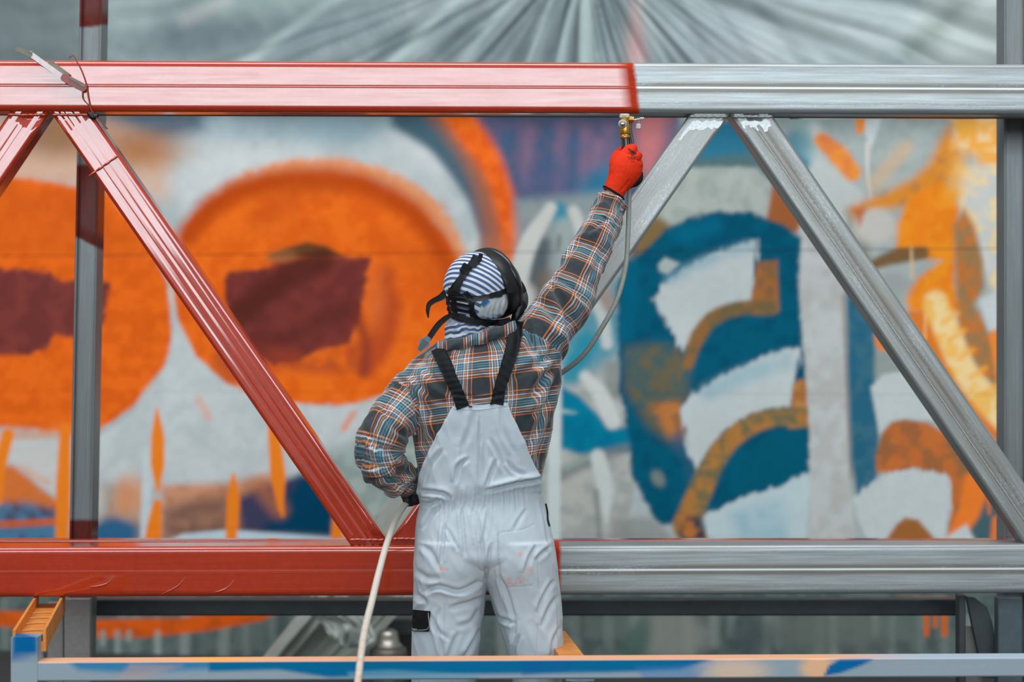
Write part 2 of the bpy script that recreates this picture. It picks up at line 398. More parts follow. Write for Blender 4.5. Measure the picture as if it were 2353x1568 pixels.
def mural(X, Y):
    c = Canvas(X, Y, (186, 189, 188))
    c.lay(-100*np.ones(X.shape), (160, 168, 168), 1, a=0.8, mott=0.9)
    # upper left: blue grey top, brown shade, cloudy whites
    c.poly([(-900, 90), (1000, 90), (960, 330), (600, 340), (440, 330), (225, 340), (-900, 300)], (140, 158, 164), 70, a=.9, mott=.4)
    c.poly([(215, 150), (460, 150), (470, 300), (330, 335), (225, 330)], (84, 96, 108), 50, a=.95)
    c.el(600, 300, 60, 40, (120, 140, 150), 60, a=.6); c.el(820, 290, 120, 30, (135, 155, 162), 40, a=.8)
    c.el(560, 400, 170, 90, (196, 196, 194), 110, a=.8, mott=.5); c.el(930, 400, 90, 110, (194, 194, 192), 90, a=.8, mott=.3)
    c.el(880, 420, 120, 70, (150, 160, 165), 100, a=.6, mott=.7)
    c.poly([(-900, 200), (150, 200), (240, 270), (390, 350), (380, 450), (240, 470), (0, 430), (-900, 430)], (205, 158, 130), 80, a=.85, mott=.4)
    c.el(320, 345, 95, 38, (160, 100, 55), 70, a=.85); c.el(130, 310, 90, 50, (140, 95, 60), 70, a=.85)
    # left orange blob with dark eye
    c.poly([(-900, 380), (-60, 395), (60, 408), (170, 430), (250, 440), (330, 540), (385, 640), (392, 720), (396, 780), (380, 840), (340, 890), (300, 940), (240, 978), (200, 1000), (60, 985), (-900, 960)], (228, 100, 24), 16, jag=5, mcol=(214, 90, 20))
    c.poly([(-300, 400), (40, 420), (170, 445), (300, 520), (330, 600), (150, 590), (-300, 520)], (200, 84, 24), 60, a=.55, mott=.3)
    c.st([(-900, 1000), (60, 1000), (210, 985)], 30, (230, 130, 60), 30, a=.5, mott=.5)
    c.poly([(-900, 600), (60, 617), (115, 626), (140, 650), (252, 648), (240, 700), (226, 790), (205, 838), (160, 775), (128, 770), (112, 800), (60, 815), (-900, 830)], (110, 50, 46), 16, jag=9, mcol=(124, 56, 50))
    # big orange disc
    c.el(735, 645, 345, 284, (216, 138, 92), 26, jag=6, mott=.25)
    c.poly([(410, 560), (430, 510), (500, 450), (600, 412), (720, 400), (830, 412), (940, 465), (1020, 540), (1060, 610), (1072, 720), (1020, 800), (930, 870), (890, 905), (800, 930), (700, 930), (600, 912), (520, 880), (450, 820), (405, 730), (398, 640)], (230, 104, 26), 14, jag=4, mcol=(220, 92, 20))
    c.el(735, 650, 340, 280, (222, 120, 62), 30, a=.0)
    c.st([(430, 540), (500, 462), (600, 422), (730, 410), (850, 428), (940, 480), (1010, 570), (1050, 680)], 50, (178, 66, 14), 44, a=.95)
    c.st([(600, 500), (700, 430), (760, 420)], 60, (180, 72, 20), 70, a=.5); c.st([(880, 560), (960, 600), (1010, 660)], 70, (200, 82, 20), 70, a=.5)
    c.st([(640, 620), (700, 560), (660, 470)], 60, (205, 84, 22), 60, a=.4)
    c.poly([(618, 592), (650, 572), (705, 556), (750, 566), (795, 592)], (88, 60, 34), 12, a=.95)
    c.el(650, 590, 35, 16, (150, 95, 60), 16, a=.8)
    c.poly([(522, 630), (600, 618), (660, 600), (720, 594), (852, 590), (846, 640), (832, 690), (822, 740), (800, 790), (740, 800), (690, 830), (620, 836), (575, 800), (530, 740), (518, 680)], (120, 52, 46), 14, jag=7, mcol=(108, 46, 42))
    c.st([(530, 740), (600, 680), (680, 625), (740, 600)], 56, (84, 36, 28), 36, a=.85); c.st([(570, 800), (680, 770), (800, 700)], 40, (92, 40, 34), 40, a=.6)
    c.st([(885, 630), (890, 720), (870, 800), (848, 850)], (40, 60, 60, 30), (168, 62, 34), 40, a=.75, mott=.4)
    c.st([(820, 720), (840, 800), (836, 855)], 26, (120, 48, 40), 26, a=.75, mott=.3)
    c.poly([(590, 790), (700, 810), (830, 790), (850, 850), (760, 860), (620, 850)], (150, 58, 36), 40, a=.65, mott=.8)
    c.el(865, 690, 20, 60, (224, 110, 50), 40, a=.6)
    c.el(530, 830, 40, 50, (160, 66, 40), 40, a=.6, mott=.4)
    # white funnel and field under the discs
    c.poly([(388, 640), (410, 740), (450, 820), (520, 884), (620, 920), (760, 938), (860, 926), (900, 905), (930, 1000), (900, 1110), (600, 1120), (210, 1120), (215, 1010), (300, 955), (345, 900), (388, 830), (398, 760)], (188, 191, 190), 10, mcol=(180, 184, 184))
    c.st([(455, 918), (480, 960)], 16, (220, 150, 120), 16, a=.6); c.st([(812, 950), (790, 985)], 14, (222, 130, 90), 14, a=.8); c.st([(560, 900), (590, 905)], 10, (220, 150, 120), 16, a=.4)
    c.poly([(20, 1010), (140, 1010), (128, 1140), (90, 1120), (60, 1080), (20, 1060)], (192, 188, 184), 14)
    c.poly([(-900, 1060), (30, 1070), (80, 1110), (130, 1150), (160, 1160), (160, 1190), (-900, 1180)], (206, 108, 50), 18, mott=.2)
    c.st([(50, 1075), (110, 1110)], 14, (215, 150, 120), 16, a=.6)
    c.poly([(-900, 1150), (60, 1155), (160, 1175), (160, 1260), (-900, 1260)], (62, 74, 98), 30, a=.95, mcol=(60, 110, 140))
    c.st([(-900, 1210), (0, 1206), (150, 1198)], 14, (206, 90, 40), 12)
    c.poly([(210, 1110), (325, 1110), (330, 1260), (205, 1260)], (170, 118, 84), 40, a=.8, mcol=(150, 140, 130))
    c.el(262, 1225, 60, 36, (26, 90, 128), 30, a=.95); c.el(300, 1140, 40, 50, (222, 140, 90), 40, a=.6, mott=.3); c.el(222, 1150, 20, 40, (190, 190, 186), 30, a=.7)
    c.poly([(328, 1050), (352, 1050), (342, 1250), (322, 1250)], (188, 194, 196), 8)
    c.poly([(372, 1115), (530, 1110), (600, 1090), (640, 1090), (650, 1240), (372, 1240)], (200, 130, 92), 30, a=.9, mcol=(180, 110, 70))
    c.poly([(375, 1170), (440, 1150), (560, 1140), (640, 1150), (640, 1240), (375, 1240)], (104, 80, 72), 50, a=.85, mott=.4)
    c.poly([(545, 1150), (590, 1120), (690, 1090), (740, 1100), (770, 1160), (762, 1232), (560, 1222)], (60, 58, 84), 30)
    c.poly([(640, 1170), (690, 1095), (740, 1100), (775, 1150), (764, 1234), (600, 1224)], (0, 58, 86), 34)
    c.st([(600, 1120), (640, 1170)], 40, (170, 100, 64), 40, a=.7)
    c.poly([(372, 1250), (420, 1228), (520, 1218), (640, 1226), (760, 1236), (800, 1250), (760, 1275), (372, 1275)], (178, 194, 202), 8)
    for pts, w_ in (([(18, 1000), (2, 1060), (-10, 1150)], 28), ([(150, 985), (146, 1100), (142, 1250)], (24, 34, 30)), ([(360, 938), (362, 980), (362, 1080), (363, 1132)], (4, 30, 32, 5)),
                    ([(362, 1158), (356, 1200), (350, 1250)], (20, 34, 40)), ([(536, 1092), (536, 1150), (530, 1250)], (8, 30, 28, 26)), ([(624, 940), (632, 1020), (640, 1110), (645, 1170)], (22, 30, 36, 12)),
                    ([(645, 1160), (650, 1185)], (14, 8)), ([(772, 1180), (776, 1250)], (14, 34))):
        c.st(pts, w_, (242, 122, 30), 7)
    # area right of the disc
    c.poly([(700, 1060), (800, 1020), (960, 900), (1260, 900), (1260, 1260), (840, 1260), (780, 1150)], (150, 160, 152), 50, a=.95, mcol=(128, 142, 136))
    c.st([(960, 1120), (860, 1240)], 60, (166, 170, 160), 20, a=.8)
    # white rim, dark and orange arcs at the top
    c.poly([(880, 60), (1600, 60), (1580, 560), (1430, 620), (1180, 700), (1105, 640), (1110, 560), (1085, 470), (1040, 400), (980, 330), (920, 290)], (66, 84, 112), 34, mcol=(88, 84, 110))
    c.poly([(870, 60), (1000, 60), (1080, 250), (1120, 420), (1120, 620), (1104, 620), (1108, 540), (1075, 450), (1000, 350), (900, 290)], (66, 92, 104), 34)
    c.st([(1000, 240), (1050, 300), (1110, 400), (1140, 500), (1150, 620), (1150, 760)], (60, 60, 70, 70, 80), (160, 92, 62), 50, a=.85)
    c.st([(1020, 220), (1070, 290), (1125, 370), (1155, 450), (1172, 540), (1180, 640)], (60, 62, 50, 44, 50), (228, 100, 28), 34, mcol=(214, 86, 24))
    c.el(1140, 640, 50, 80, (190, 112, 70), 60, a=.7)
    for x, y0, y1, a in ((1215, 300, 420, .5), (1290, 290, 440, .45), (1345, 300, 460, .5), (1400, 300, 420, .5), (1375, 330, 380, .7)):
        c.st([(x, y0), (x-6, y1)], 26, (140, 100, 122), 34, a=a, mott=.4)
    c.poly([(1330, 420), (1380, 380), (1440, 390), (1420, 470), (1350, 520), (1310, 470)], (38, 108, 138), 60, a=.9)
    c.el(1260, 420, 60, 60, (70, 86, 118), 50, a=.5)
    c.st([(1510, 240), (1500, 300), (1490, 380), (1500, 430)], (90, 80, 50, 20), (196, 112, 108), 50, a=.8); c.el(1560, 300, 40, 40, (120, 96, 116), 50, a=.6)  # pink strokes: spray mist in the air, painted into the wall colour
    c.poly([(1185, 460), (1420, 440), (1450, 600), (1440, 860), (1270, 860), (1180, 760)], (140, 146, 144), 40, a=.9, mott=.3)
    c.st([(1285, 480), (1290, 500)], 34, (56, 128, 150), 24); c.st([(1250, 560), (1235, 640), (1240, 720)], (30, 46, 40), (84, 92, 96), 26)
    c.st([(1255, 640), (1240, 730)], 40, (120, 96, 80), 30, a=.6)
    c.st([(1266, 478), (1215, 560), (1192, 640), (1190, 700)], (26, 40, 44, 40), (188, 186, 180), 14)
    c.st([(1200, 680), (1215, 780)], 60, (190, 184, 176), 30, a=.9)
    c.st([(1318, 486), (1340, 540), (1372, 620)], (26, 34, 26), (188, 186, 180), 16); c.st([(1296, 520), (1300, 640)], 40, (150, 160, 158), 26, a=.8); c.st([(1285, 545), (1283, 570)], 10, (90, 90, 84), 12, a=.7)
    # between person and blue letter
    c.poly([(1255, 740), (1450, 600), (1460, 1000), (1452, 1250), (1255, 1250)], (168, 166, 160), 20, mcol=(150, 152, 148))
    c.poly([(1290, 740), (1420, 640), (1440, 800), (1360, 860), (1290, 880)], (60, 130, 148), 50, a=.85, mott=.4)
    c.st([(1312, 860), (1330, 820), (1350, 790)], 50, (0, 128, 150), 30, a=.8)
    c.st([(1370, 700), (1385, 730), (1395, 790)], 26, (186, 186, 182), 16, a=.9); c.st([(1380, 660), (1400, 700)], 30, (196, 130, 90), 30, a=.5)
    c.st([(1405, 850), (1410, 900)], 40, (124, 126, 124), 26, a=.8)
    c.poly([(1288, 886), (1330, 910), (1372, 950), (1400, 985), (1450, 980), (1470, 1040), (1400, 1040), (1380, 1046), (1330, 1044), (1288, 1030)], (0, 113, 140), 14, mcol=(0, 104, 134))
    c.st([(1290, 945), (1322, 949)], (10, 3), (150, 172, 168), 8)
    c.st([(1345, 866), (1375, 900), (1408, 968)], (26, 38, 36), (190, 190, 186), 16)
    c.st([(1290, 1092), (1350, 1060), (1440, 1030)], (30, 30, 20), (110, 114, 112), 20, a=.8); c.st([(1300, 1075), (1360, 1048)], 12, (140, 160, 150), 12, a=.6)
    c.st([(1374, 1050), (1388, 1110), (1394, 1196)], (34, 40, 12), (186, 190, 186), 12); c.st([(1370, 1130), (1378, 1240)], 12, (118, 122, 118), 12, a=.8)
    c.poly([(1405, 1190), (1500, 1190), (1560, 1250), (1400, 1260)], (134, 134, 130), 24, a=.8)
    c.poly([(1262, 840), (1290, 840), (1286, 1260), (1258, 1260)], (188, 194, 192), 6)
    # right: greys, arch and blue letter
    c.poly([(1560, 60), (2380, 60), (2380, 1260), (1950, 1260), (1940, 600), (1830, 460), (1560, 380)], (160, 166, 163), 20, mcol=(150, 158, 155))
    c.poly([(1560, 290), (1700, 270), (1760, 340), (1840, 300), (1880, 380), (1850, 470), (1760, 440), (1540, 420)], (18, 104, 132), 34, a=.95)
    c.poly([(1560, 370), (1740, 350), (1800, 440), (1520, 430)], (96, 100, 76), 34, a=.6)
    c.poly([(1500, 400), (1550, 384), (1740, 384), (1780, 430), (1768, 520), (1480, 560), (1470, 470)], (164, 168, 161), 12, jag=4, mcol=(150, 156, 150))
    c.poly([(1470, 520), (1500, 490), (1545, 520), (1530, 580), (1450, 610)], (122, 98, 62), 24); c.poly([(1776, 420), (1850, 490), (1830, 540), (1760, 510)], (150, 86, 48), 16)
    c.poly([(1418, 660), (1440, 600), (1490, 570), (1530, 528), (1580, 500), (1650, 486), (1730, 490), (1800, 518), (1842, 548), (1836, 650), (1846, 800), (1857, 880), (1862, 1100), (1700, 1160), (1600, 1190), (1515, 1207), (1480, 1150), (1452, 1090), (1445, 1000), (1422, 900)], (0, 82, 106), 12, jag=5, mcol=(0, 74, 98))
    c.st([(1560, 540), (1640, 520)], 40, (0, 96, 124), 30, a=.7); c.st([(1450, 620), (1440, 760)], 40, (0, 96, 124), 30, a=.6)
    c.poly([(1440, 800), (1500, 790), (1560, 800), (1585, 860), (1572, 960), (1600, 1030), (1560, 1030), (1490, 980), (1440, 900)], (104, 92, 66), 40, a=.95, mcol=(74, 90, 86))
    c.poly([(1490, 930), (1560, 920), (1576, 980), (1590, 1020), (1540, 1010)], (186, 112, 54), 26, a=.9, mcol=(150, 96, 56))
    c.st([(1560, 1010), (1590, 1060), (1600, 1120)], 40, (40, 84, 110), 30, a=.7); c.el(1512, 1100, 14, 20, (120, 130, 120), 14, rot=-.5, a=.8)
    def fan(pts, col=(180, 185, 184)):
        n = c.n2.copy(); c.n2 = fbm(c.X/7, c.Y/26, 0, 77, 2); c.poly(pts, col, 10, jag=9); c.n2 = n
    fan([(1497, 688), (1520, 658), (1570, 620), (1640, 582), (1700, 560), (1738, 553), (1738, 580), (1726, 700), (1680, 700), (1630, 722), (1592, 764), (1572, 812), (1560, 800), (1535, 750)])
    c.st([(1540, 640), (1620, 600), (1720, 566)], 26, (120, 160, 172), 26, a=.6, mott=.5)
    c.poly([(1512, 608), (1528, 592), (1562, 606), (1534, 630), (1516, 624)], (160, 170, 166), 8)
    c.poly([(1740, 602), (1786, 598), (1790, 716), (1722, 712)], (158, 98, 50), 12, mcol=(130, 92, 60))
    c.st([(1770, 708), (1700, 708), (1640, 730), (1600, 780), (1580, 840)], (34, 32, 34, 34, 24), (140, 96, 54), 14, mcol=(110, 92, 62))
    fan([(1562, 935), (1600, 902), (1660, 866), (1720, 836), (1790, 808), (1844, 799), (1834, 850), (1816, 934), (1760, 940), (1700, 962), (1650, 1004), (1618, 1050), (1600, 1094), (1584, 1050)])
    c.st([(1630, 900), (1720, 860), (1800, 830)], 40, (130, 165, 176), 36, a=.6, mott=.6)
    c.poly([(1822, 884), (1838, 872), (1858, 876), (1862, 988), (1812, 984)], (180, 120, 66), 10, mcol=(160, 104, 54))
    c.st([(1850, 960), (1780, 958), (1710, 985), (1660, 1030), (1630, 1080), (1600, 1150), (1575, 1210)], (44, 42, 44, 48, 52, 56, 60), (166, 112, 56), 14, mcol=(112, 100, 70))
    c.poly([(1560, 1180), (1610, 1190), (1640, 1250), (1560, 1250)], (176, 106, 50), 24, mcol=(60, 60, 70))
    c.poly([(1692, 1156), (1700, 1090), (1730, 1030), (1775, 992), (1862, 982), (1863, 1088), (1780, 1122)], (0, 82, 104), 9, jag=3)
    fan([(1616, 1186), (1650, 1168), (1700, 1144), (1780, 1120), (1864, 1086), (1850, 1255), (1640, 1255), (1626, 1220)], (176, 190, 192))
    c.poly([(1680, 1180), (1800, 1150), (1810, 1240), (1700, 1240)], (134, 170, 184), 40, a=.7, mott=.5)
    # white upright
    c.poly([(1846, 500), (1880, 520), (1925, 600), (1940, 680), (1944, 900), (1950, 1060), (1966, 1255), (1862, 1255), (1860, 1000), (1850, 820), (1838, 680), (1842, 560)], (172, 170, 166), 8, jag=4, mcol=(180, 180, 178))
    c.st([(1937, 680), (1946, 900), (1956, 1100)], 6, (140, 104, 80), 8, a=.7)
    c.poly([(1944, 650), (1990, 690), (2020, 760), (2016, 900), (2022, 1060), (2012, 1110), (1970, 1140), (1956, 1060), (1948, 860)], (36, 92, 116), 16, mcol=(54, 100, 118))
    c.poly([(2012, 760), (2070, 800), (2110, 860), (2010, 890)], (140, 146, 140), 20); c.poly([(2008, 770), (2040, 790), (2034, 810), (2014, 800)], (220, 120, 50), 10)
    # top right: strokes and yellow figure
    c.poly([(1780, 60), (1900, 60), (1880, 400), (1840, 350)], (150, 172, 170), 30, a=.8)
    c.el(1830, 330, 34, 30, (92, 132, 142), 40, a=.8)
    c.poly([(1880, 350), (1930, 390), (1990, 450), (1960, 500), (1900, 560), (1850, 480), (1850, 400)], (178, 180, 177), 24)
    c.st([(1870, 290), (1880, 310)], 24, (186, 186, 184), 20)
    c.st([(1888, 322), (1920, 350), (1958, 396)], (34, 46, 40), (222, 136, 54), 16, mcol=(214, 120, 62))
    c.poly([(1960, 240), (2000, 240), (1992, 296), (1970, 312)], (232, 132, 60), 12)
    c.poly([(2000, 230), (2036, 230), (2024, 280), (2002, 340), (1988, 310), (1988, 280)], (190, 194, 194), 10)
    c.st([(1994, 330), (1994, 400), (2002, 460)], (12, 7, 5), (196, 190, 182), 5)
    c.st([(2080, 340), (2010, 420)], 30, (206, 160, 110), 40, a=.6)
    c.st([(1955, 490), (1980, 560), (1990, 620)], 30, (130, 120, 100), 30, a=.7)
    c.st([(1970, 486), (2010, 470), (2080, 448), (2150, 410), (2180, 350), (2200, 310)], (30, 36, 56, 70, 60, 60), (206, 128, 44), 34, mcol=(180, 118, 60))
    c.el(2010, 520, 50, 40, (184, 178, 170), 24); c.poly([(1960, 480), (1990, 480), (1975, 520)], (178, 96, 48), 20)
    c.poly([(2190, 260), (2330, 260), (2330, 420), (2290, 440), (2240, 360), (2190, 340)], (236, 160, 62), 40, a=.95, mcol=(228, 190, 140))
    c.poly([(2200, 380), (2300, 380), (2330, 560), (2300, 700), (2240, 600), (2200, 470)], (192, 190, 184), 30, a=.95, mcol=(224, 196, 150))
    c.poly([(2090, 450), (2160, 420), (2200, 440), (2200, 560), (2190, 640), (2210, 710), (2170, 730), (2090, 720), (2080, 690), (2110, 640), (2160, 600), (2060, 580), (2060, 530)], (230, 136, 32), 22, jag=6, mcol=(224, 122, 26))
    c.st([(2130, 450), (2110, 560)], 30, (232, 124, 30), 30, a=.7); c.st([(2200, 380), (2190, 440)], 40, (228, 160, 60), 40, a=.7)
    c.st([(2000, 612), (2050, 592), (2120, 582)], (20, 36, 30), (116, 86, 56), 16); c.el(2050, 650, 36, 22, (150, 154, 154), 18)
    c.st([(2094, 570), (2096, 640)], 6, (206, 170, 130), 5)
    c.poly([(2190, 520), (2216, 480), (2240, 520), (2260, 600), (2262, 660), (2240, 700), (2276, 760), (2300, 840), (2290, 900), (2240, 850), (2200, 760), (2196, 640)], (150, 112, 72), 22, mcol=(184, 108, 52))
    c.poly([(2250, 690), (2300, 660), (2310, 760), (2270, 760)], (190, 192, 192), 16)
    c.st([(2260, 560), (2270, 620)], 7, (196, 196, 192), 6)
    c.poly([(2272, 770), (2310, 740), (2320, 1000), (2296, 900)], (232, 128, 46), 12)
    c.poly([(2080, 715), (2150, 715), (2180, 820), (2240, 900), (2310, 980), (2310, 1040), (2240, 960), (2150, 850)], (206, 112, 40), 16)
    c.st([(2150, 700), (2180, 770), (2215, 850), (2260, 910), (2310, 960)], (60, 58, 56, 60, 66), (232, 196, 140), 20, mcol=(236, 176, 92))
    for x, y in ((2166, 742), (2182, 782), (2202, 826), (2230, 868), (2262, 904), (2290, 936)): c.st([(x, y), (x+34, y-22)], 12, (240, 160, 58), 12, a=.7)
    c.st([(2126, 722), (2126, 780)], 5, (232, 170, 110), 5)
    # lower right
    c.poly([(2000, 890), (2030, 862), (2080, 853), (2130, 870), (2175, 930), (2200, 975), (2150, 968), (2080, 962), (2040, 975), (2024, 1006), (2012, 950)], (182, 186, 184), 9, jag=3)
    c.poly([(2014, 1086), (2012, 1050), (2026, 995), (2050, 970), (2080, 964), (2130, 972), (2180, 1000), (2260, 1090), (2310, 1150), (2310, 1260), (2180, 1260), (2180, 1105), (2130, 1084), (2060, 1086)], (184, 100, 48), 12, mcol=(150, 92, 54))
    c.poly([(2170, 1000), (2200, 1000), (2300, 1120), (2280, 1140), (2200, 1080)], (120, 96, 64), 20, a=.7)
    fan([(1962, 1146), (2000, 1112), (2040, 1088), (2090, 1077), (2150, 1084), (2184, 1102), (2182, 1190), (2172, 1245), (1996, 1245), (1974, 1190)], (182, 186, 185))
    c.poly([(2030, 1250), (2060, 1205), (2080, 1190), (2110, 1195), (2150, 1240), (2160, 1260)], (150, 92, 46), 12)
    c.poly([(2230, 1150), (2310, 1140), (2320, 1260), (2230, 1260), (2220, 1200)], (64, 90, 96), 26, mott=.2)
    c.st([(2245, 1110), (2225, 1180), (2190, 1240)], (60, 50, 30), (226, 116, 42), 18); c.st([(2268, 1120), (2274, 1180)], 7, (214, 110, 50), 6)
    c.poly([(2160, 1245), (2220, 1205), (2245, 1250)], (186, 190, 190), 12); c.poly([(2280, 1190), (2300, 1180), (2310, 1260), (2274, 1260)], (214, 110, 50), 10)
    # lower wall below the rails: dark grey-green paint, with some shadow painted in
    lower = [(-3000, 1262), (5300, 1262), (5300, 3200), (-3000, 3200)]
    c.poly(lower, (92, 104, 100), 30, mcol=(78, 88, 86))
    for k in range(46):
        x = -300+k*62+random.uniform(-25, 25); y0 = 1380+random.uniform(0, 50); c.st([(x, y0), (x+random.uniform(-6, 6), y0+random.uniform(50, 160))], random.uniform(10, 26), (134, 142, 136), 16, a=random.uniform(.3, .8))
    c.el(1540, 1460, 90, 60, (138, 140, 132), 50, a=.8); c.el(1460, 1480, 30, 60, (70, 96, 88), 30, a=.8, rot=.4); c.el(1900, 1450, 160, 40, (106, 112, 106), 40, a=.7); c.el(1720, 1470, 60, 40, (70, 80, 84), 50, a=.6)
    c.poly([(-900, 1380), (0, 1404), (100, 1408), (230, 1425), (420, 1420), (560, 1400), (640, 1408), (600, 1428), (480, 1450), (330, 1466), (210, 1466), (90, 1450), (0, 1440), (-900, 1440)], (214, 88, 22), 12, mcol=(190, 80, 24))
    for x, y in ((236, 1480), (270, 1500), (362, 1520), (296, 1470)): c.st([(x, 1455), (x, y)], 14, (150, 158, 150), 10, a=.7)
    for x, y, w_ in ((2129, 1458, 12), (2150, 1440, 9), (2170, 1458, 13)): c.st([(x, 1380), (x, y)], w_, (206, 96, 30), 6)
    c.poly([(2060, 1375), (2180, 1375), (2180, 1384), (2060, 1384)], (214, 110, 50), 8)
    g = 1+0.05*c.n2+0.05*c.n1
    return c.c*g[..., None]/K_ALB

wall_m = painted_col('painted_wall', 0.62, 40, 0.25, 0.0)
backm = simple('dark_joint', (96, 90, 80), 0.9)
xs = np.r_[np.arange(-2100, -120, 30), np.arange(-120, 2480, 4.5), np.arange(2480, 4300, 30)]
def wallpt(px, z, off):
    D = wallD(px, off); return (px-CX)*D/F, D+YC, z
joints = [-0.02, 0.61, 1.26, 1.912, 2.562, 3.21, 3.95]
gaps = [0, .001, .001, .0030, .0016, .0015, 0]
# backing slab (the wall itself)
x0, y0_, _ = wallpt(-2110, 0, .012); x1, y1_, _ = wallpt(4300, 0, .012)
V = [(x0, y0_, -0.02), (x1, y1_, -0.02), (x1, y1_+.2, -0.02), (x0, y0_+.2, -0.02), (x0, y0_, 3.95), (x1, y1_, 3.95), (x1, y1_+.2, 3.95), (x0, y0_+.2, 3.95)]
wall = tag(mk('wall_back', V, [[0, 3, 2, 1], [4, 5, 6, 7], [0, 1, 5, 4], [1, 2, 6, 5], [2, 3, 7, 6], [3, 0, 4, 7]], backm, smooth=False), 'concrete wall covered with a blurred orange, blue and white spray mural', None, None, 'structure')
for i in range(6):
    za, zb = joints[i]+gaps[i]/2, joints[i+1]-gaps[i+1]/2
    n = max(4, int((zb-za)*F/9.0/4.5)); zs = np.linspace(za, zb, n)
    XX, ZZ = np.meshgrid(xs, zs, indexing='ij'); D = wallD(XX); YY = CY-(ZZ-ZC)*F/D
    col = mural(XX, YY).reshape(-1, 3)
    W = np.stack([(XX-CX)*D/F, D+YC, ZZ], -1).reshape(-1, 3)
    nu, nv = len(xs), n
    Fc = grid_faces(nu, nv)
    # side skirt along top and bottom edge gives the panel its depth
    m = len(W); top = W[np.arange(nu)*nv+nv-1]+[0, .012, 0]; bot = W[np.arange(nu)*nv]+[0, .012, 0]
    W = np.concatenate([W, top, bot]); col = np.concatenate([col, col[np.arange(nu)*nv+nv-1]*.8, col[np.arange(nu)*nv]*.8])
    for a in range(nu-1):
        Fc.append([a*nv+nv-1, (a+1)*nv+nv-1, m+a+1, m+a]); Fc.append([(a+1)*nv, a*nv, m+nu+a, m+nu+a+1])
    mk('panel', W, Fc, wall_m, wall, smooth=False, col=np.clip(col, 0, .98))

# plastic sheet gathered at one point above the frame
xs2 = np.r_[np.arange(-900, -60, 20), np.arange(-60, 2420, 5), np.arange(2420, 3260, 20)]; ys2 = np.arange(-400, 206, 7.0)
XX, YY = np.meshgrid(xs2, ys2, indexing='ij')
gx, gy = 1345., -110.
an = np.arctan2(XX-gx, YY-gy); rr = np.hypot(XX-gx, YY-gy)
an2 = an+0.035*fbm(XX/260, YY/260, 0, 21, 2)
fade = 1/(1+rr/420)
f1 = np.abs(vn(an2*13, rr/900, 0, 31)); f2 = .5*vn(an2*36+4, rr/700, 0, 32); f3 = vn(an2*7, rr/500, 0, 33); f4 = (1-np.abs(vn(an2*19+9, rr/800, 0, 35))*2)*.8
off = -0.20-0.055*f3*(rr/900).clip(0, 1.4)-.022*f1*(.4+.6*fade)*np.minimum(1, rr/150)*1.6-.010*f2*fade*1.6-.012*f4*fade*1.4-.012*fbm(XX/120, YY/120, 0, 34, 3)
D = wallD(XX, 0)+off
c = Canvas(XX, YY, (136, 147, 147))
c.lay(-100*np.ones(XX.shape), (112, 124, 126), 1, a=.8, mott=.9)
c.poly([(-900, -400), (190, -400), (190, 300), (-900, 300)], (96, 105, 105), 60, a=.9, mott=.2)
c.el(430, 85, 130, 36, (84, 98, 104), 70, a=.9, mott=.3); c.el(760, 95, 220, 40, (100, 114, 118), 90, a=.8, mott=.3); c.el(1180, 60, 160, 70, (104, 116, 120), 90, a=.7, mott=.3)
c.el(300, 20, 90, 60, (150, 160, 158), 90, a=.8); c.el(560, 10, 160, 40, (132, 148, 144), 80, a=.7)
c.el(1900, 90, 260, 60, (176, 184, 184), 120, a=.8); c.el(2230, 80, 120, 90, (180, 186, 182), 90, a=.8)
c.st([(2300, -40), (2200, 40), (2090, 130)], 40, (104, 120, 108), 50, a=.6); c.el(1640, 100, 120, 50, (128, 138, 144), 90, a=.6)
c.st([(1462, 20), (1462, 140)], (10, 46), (206, 142, 138), 50, a=.55); c.st([(430, 60), (520, 10)], 30, (190, 176, 172), 40, a=.3)  # pink stroke: spray haze painted into the sheet colour
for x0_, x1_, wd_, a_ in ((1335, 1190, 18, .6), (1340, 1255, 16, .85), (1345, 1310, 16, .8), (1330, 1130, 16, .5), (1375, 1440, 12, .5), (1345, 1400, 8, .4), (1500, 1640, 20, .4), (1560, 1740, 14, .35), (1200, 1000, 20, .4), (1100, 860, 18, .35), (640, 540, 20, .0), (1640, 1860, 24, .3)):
    c.st([(x0_, -60), ((x0_+x1_)/2, 40), (x1_, 160)], (wd_*.5, wd_, wd_*1.5), (62, 76, 78), 22, a=a_)  # dark folds, shade and see-through, painted into the sheet colour
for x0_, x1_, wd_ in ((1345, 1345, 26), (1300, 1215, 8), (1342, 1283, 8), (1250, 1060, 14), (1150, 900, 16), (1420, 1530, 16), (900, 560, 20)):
    c.st([(x0_, -60), ((x0_+x1_)/2, 40), (x1_, 160)], wd_, (176, 190, 184), 20, a=.45)  # light streaks between the folds, painted in as well
dk = sstep(.15, .75, vn(an2*27+3, rr/600, 0, 41))*fade*1.1; g = (1-.45*dk)  # fold darkening by angle, put into the colour
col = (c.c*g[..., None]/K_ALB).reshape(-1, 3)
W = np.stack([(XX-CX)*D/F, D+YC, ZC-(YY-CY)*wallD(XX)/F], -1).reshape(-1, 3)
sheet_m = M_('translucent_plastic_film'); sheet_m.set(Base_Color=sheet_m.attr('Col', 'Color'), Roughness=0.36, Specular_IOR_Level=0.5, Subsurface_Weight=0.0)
tag(mk('plastic_sheet', W, grid_faces(len(xs2), len(ys2)), sheet_m.m, None, col=np.clip(col, 0, .98)), 'grey-green plastic sheet with folds fanning out, hung above the mural behind the top beam', 'plastic sheet')

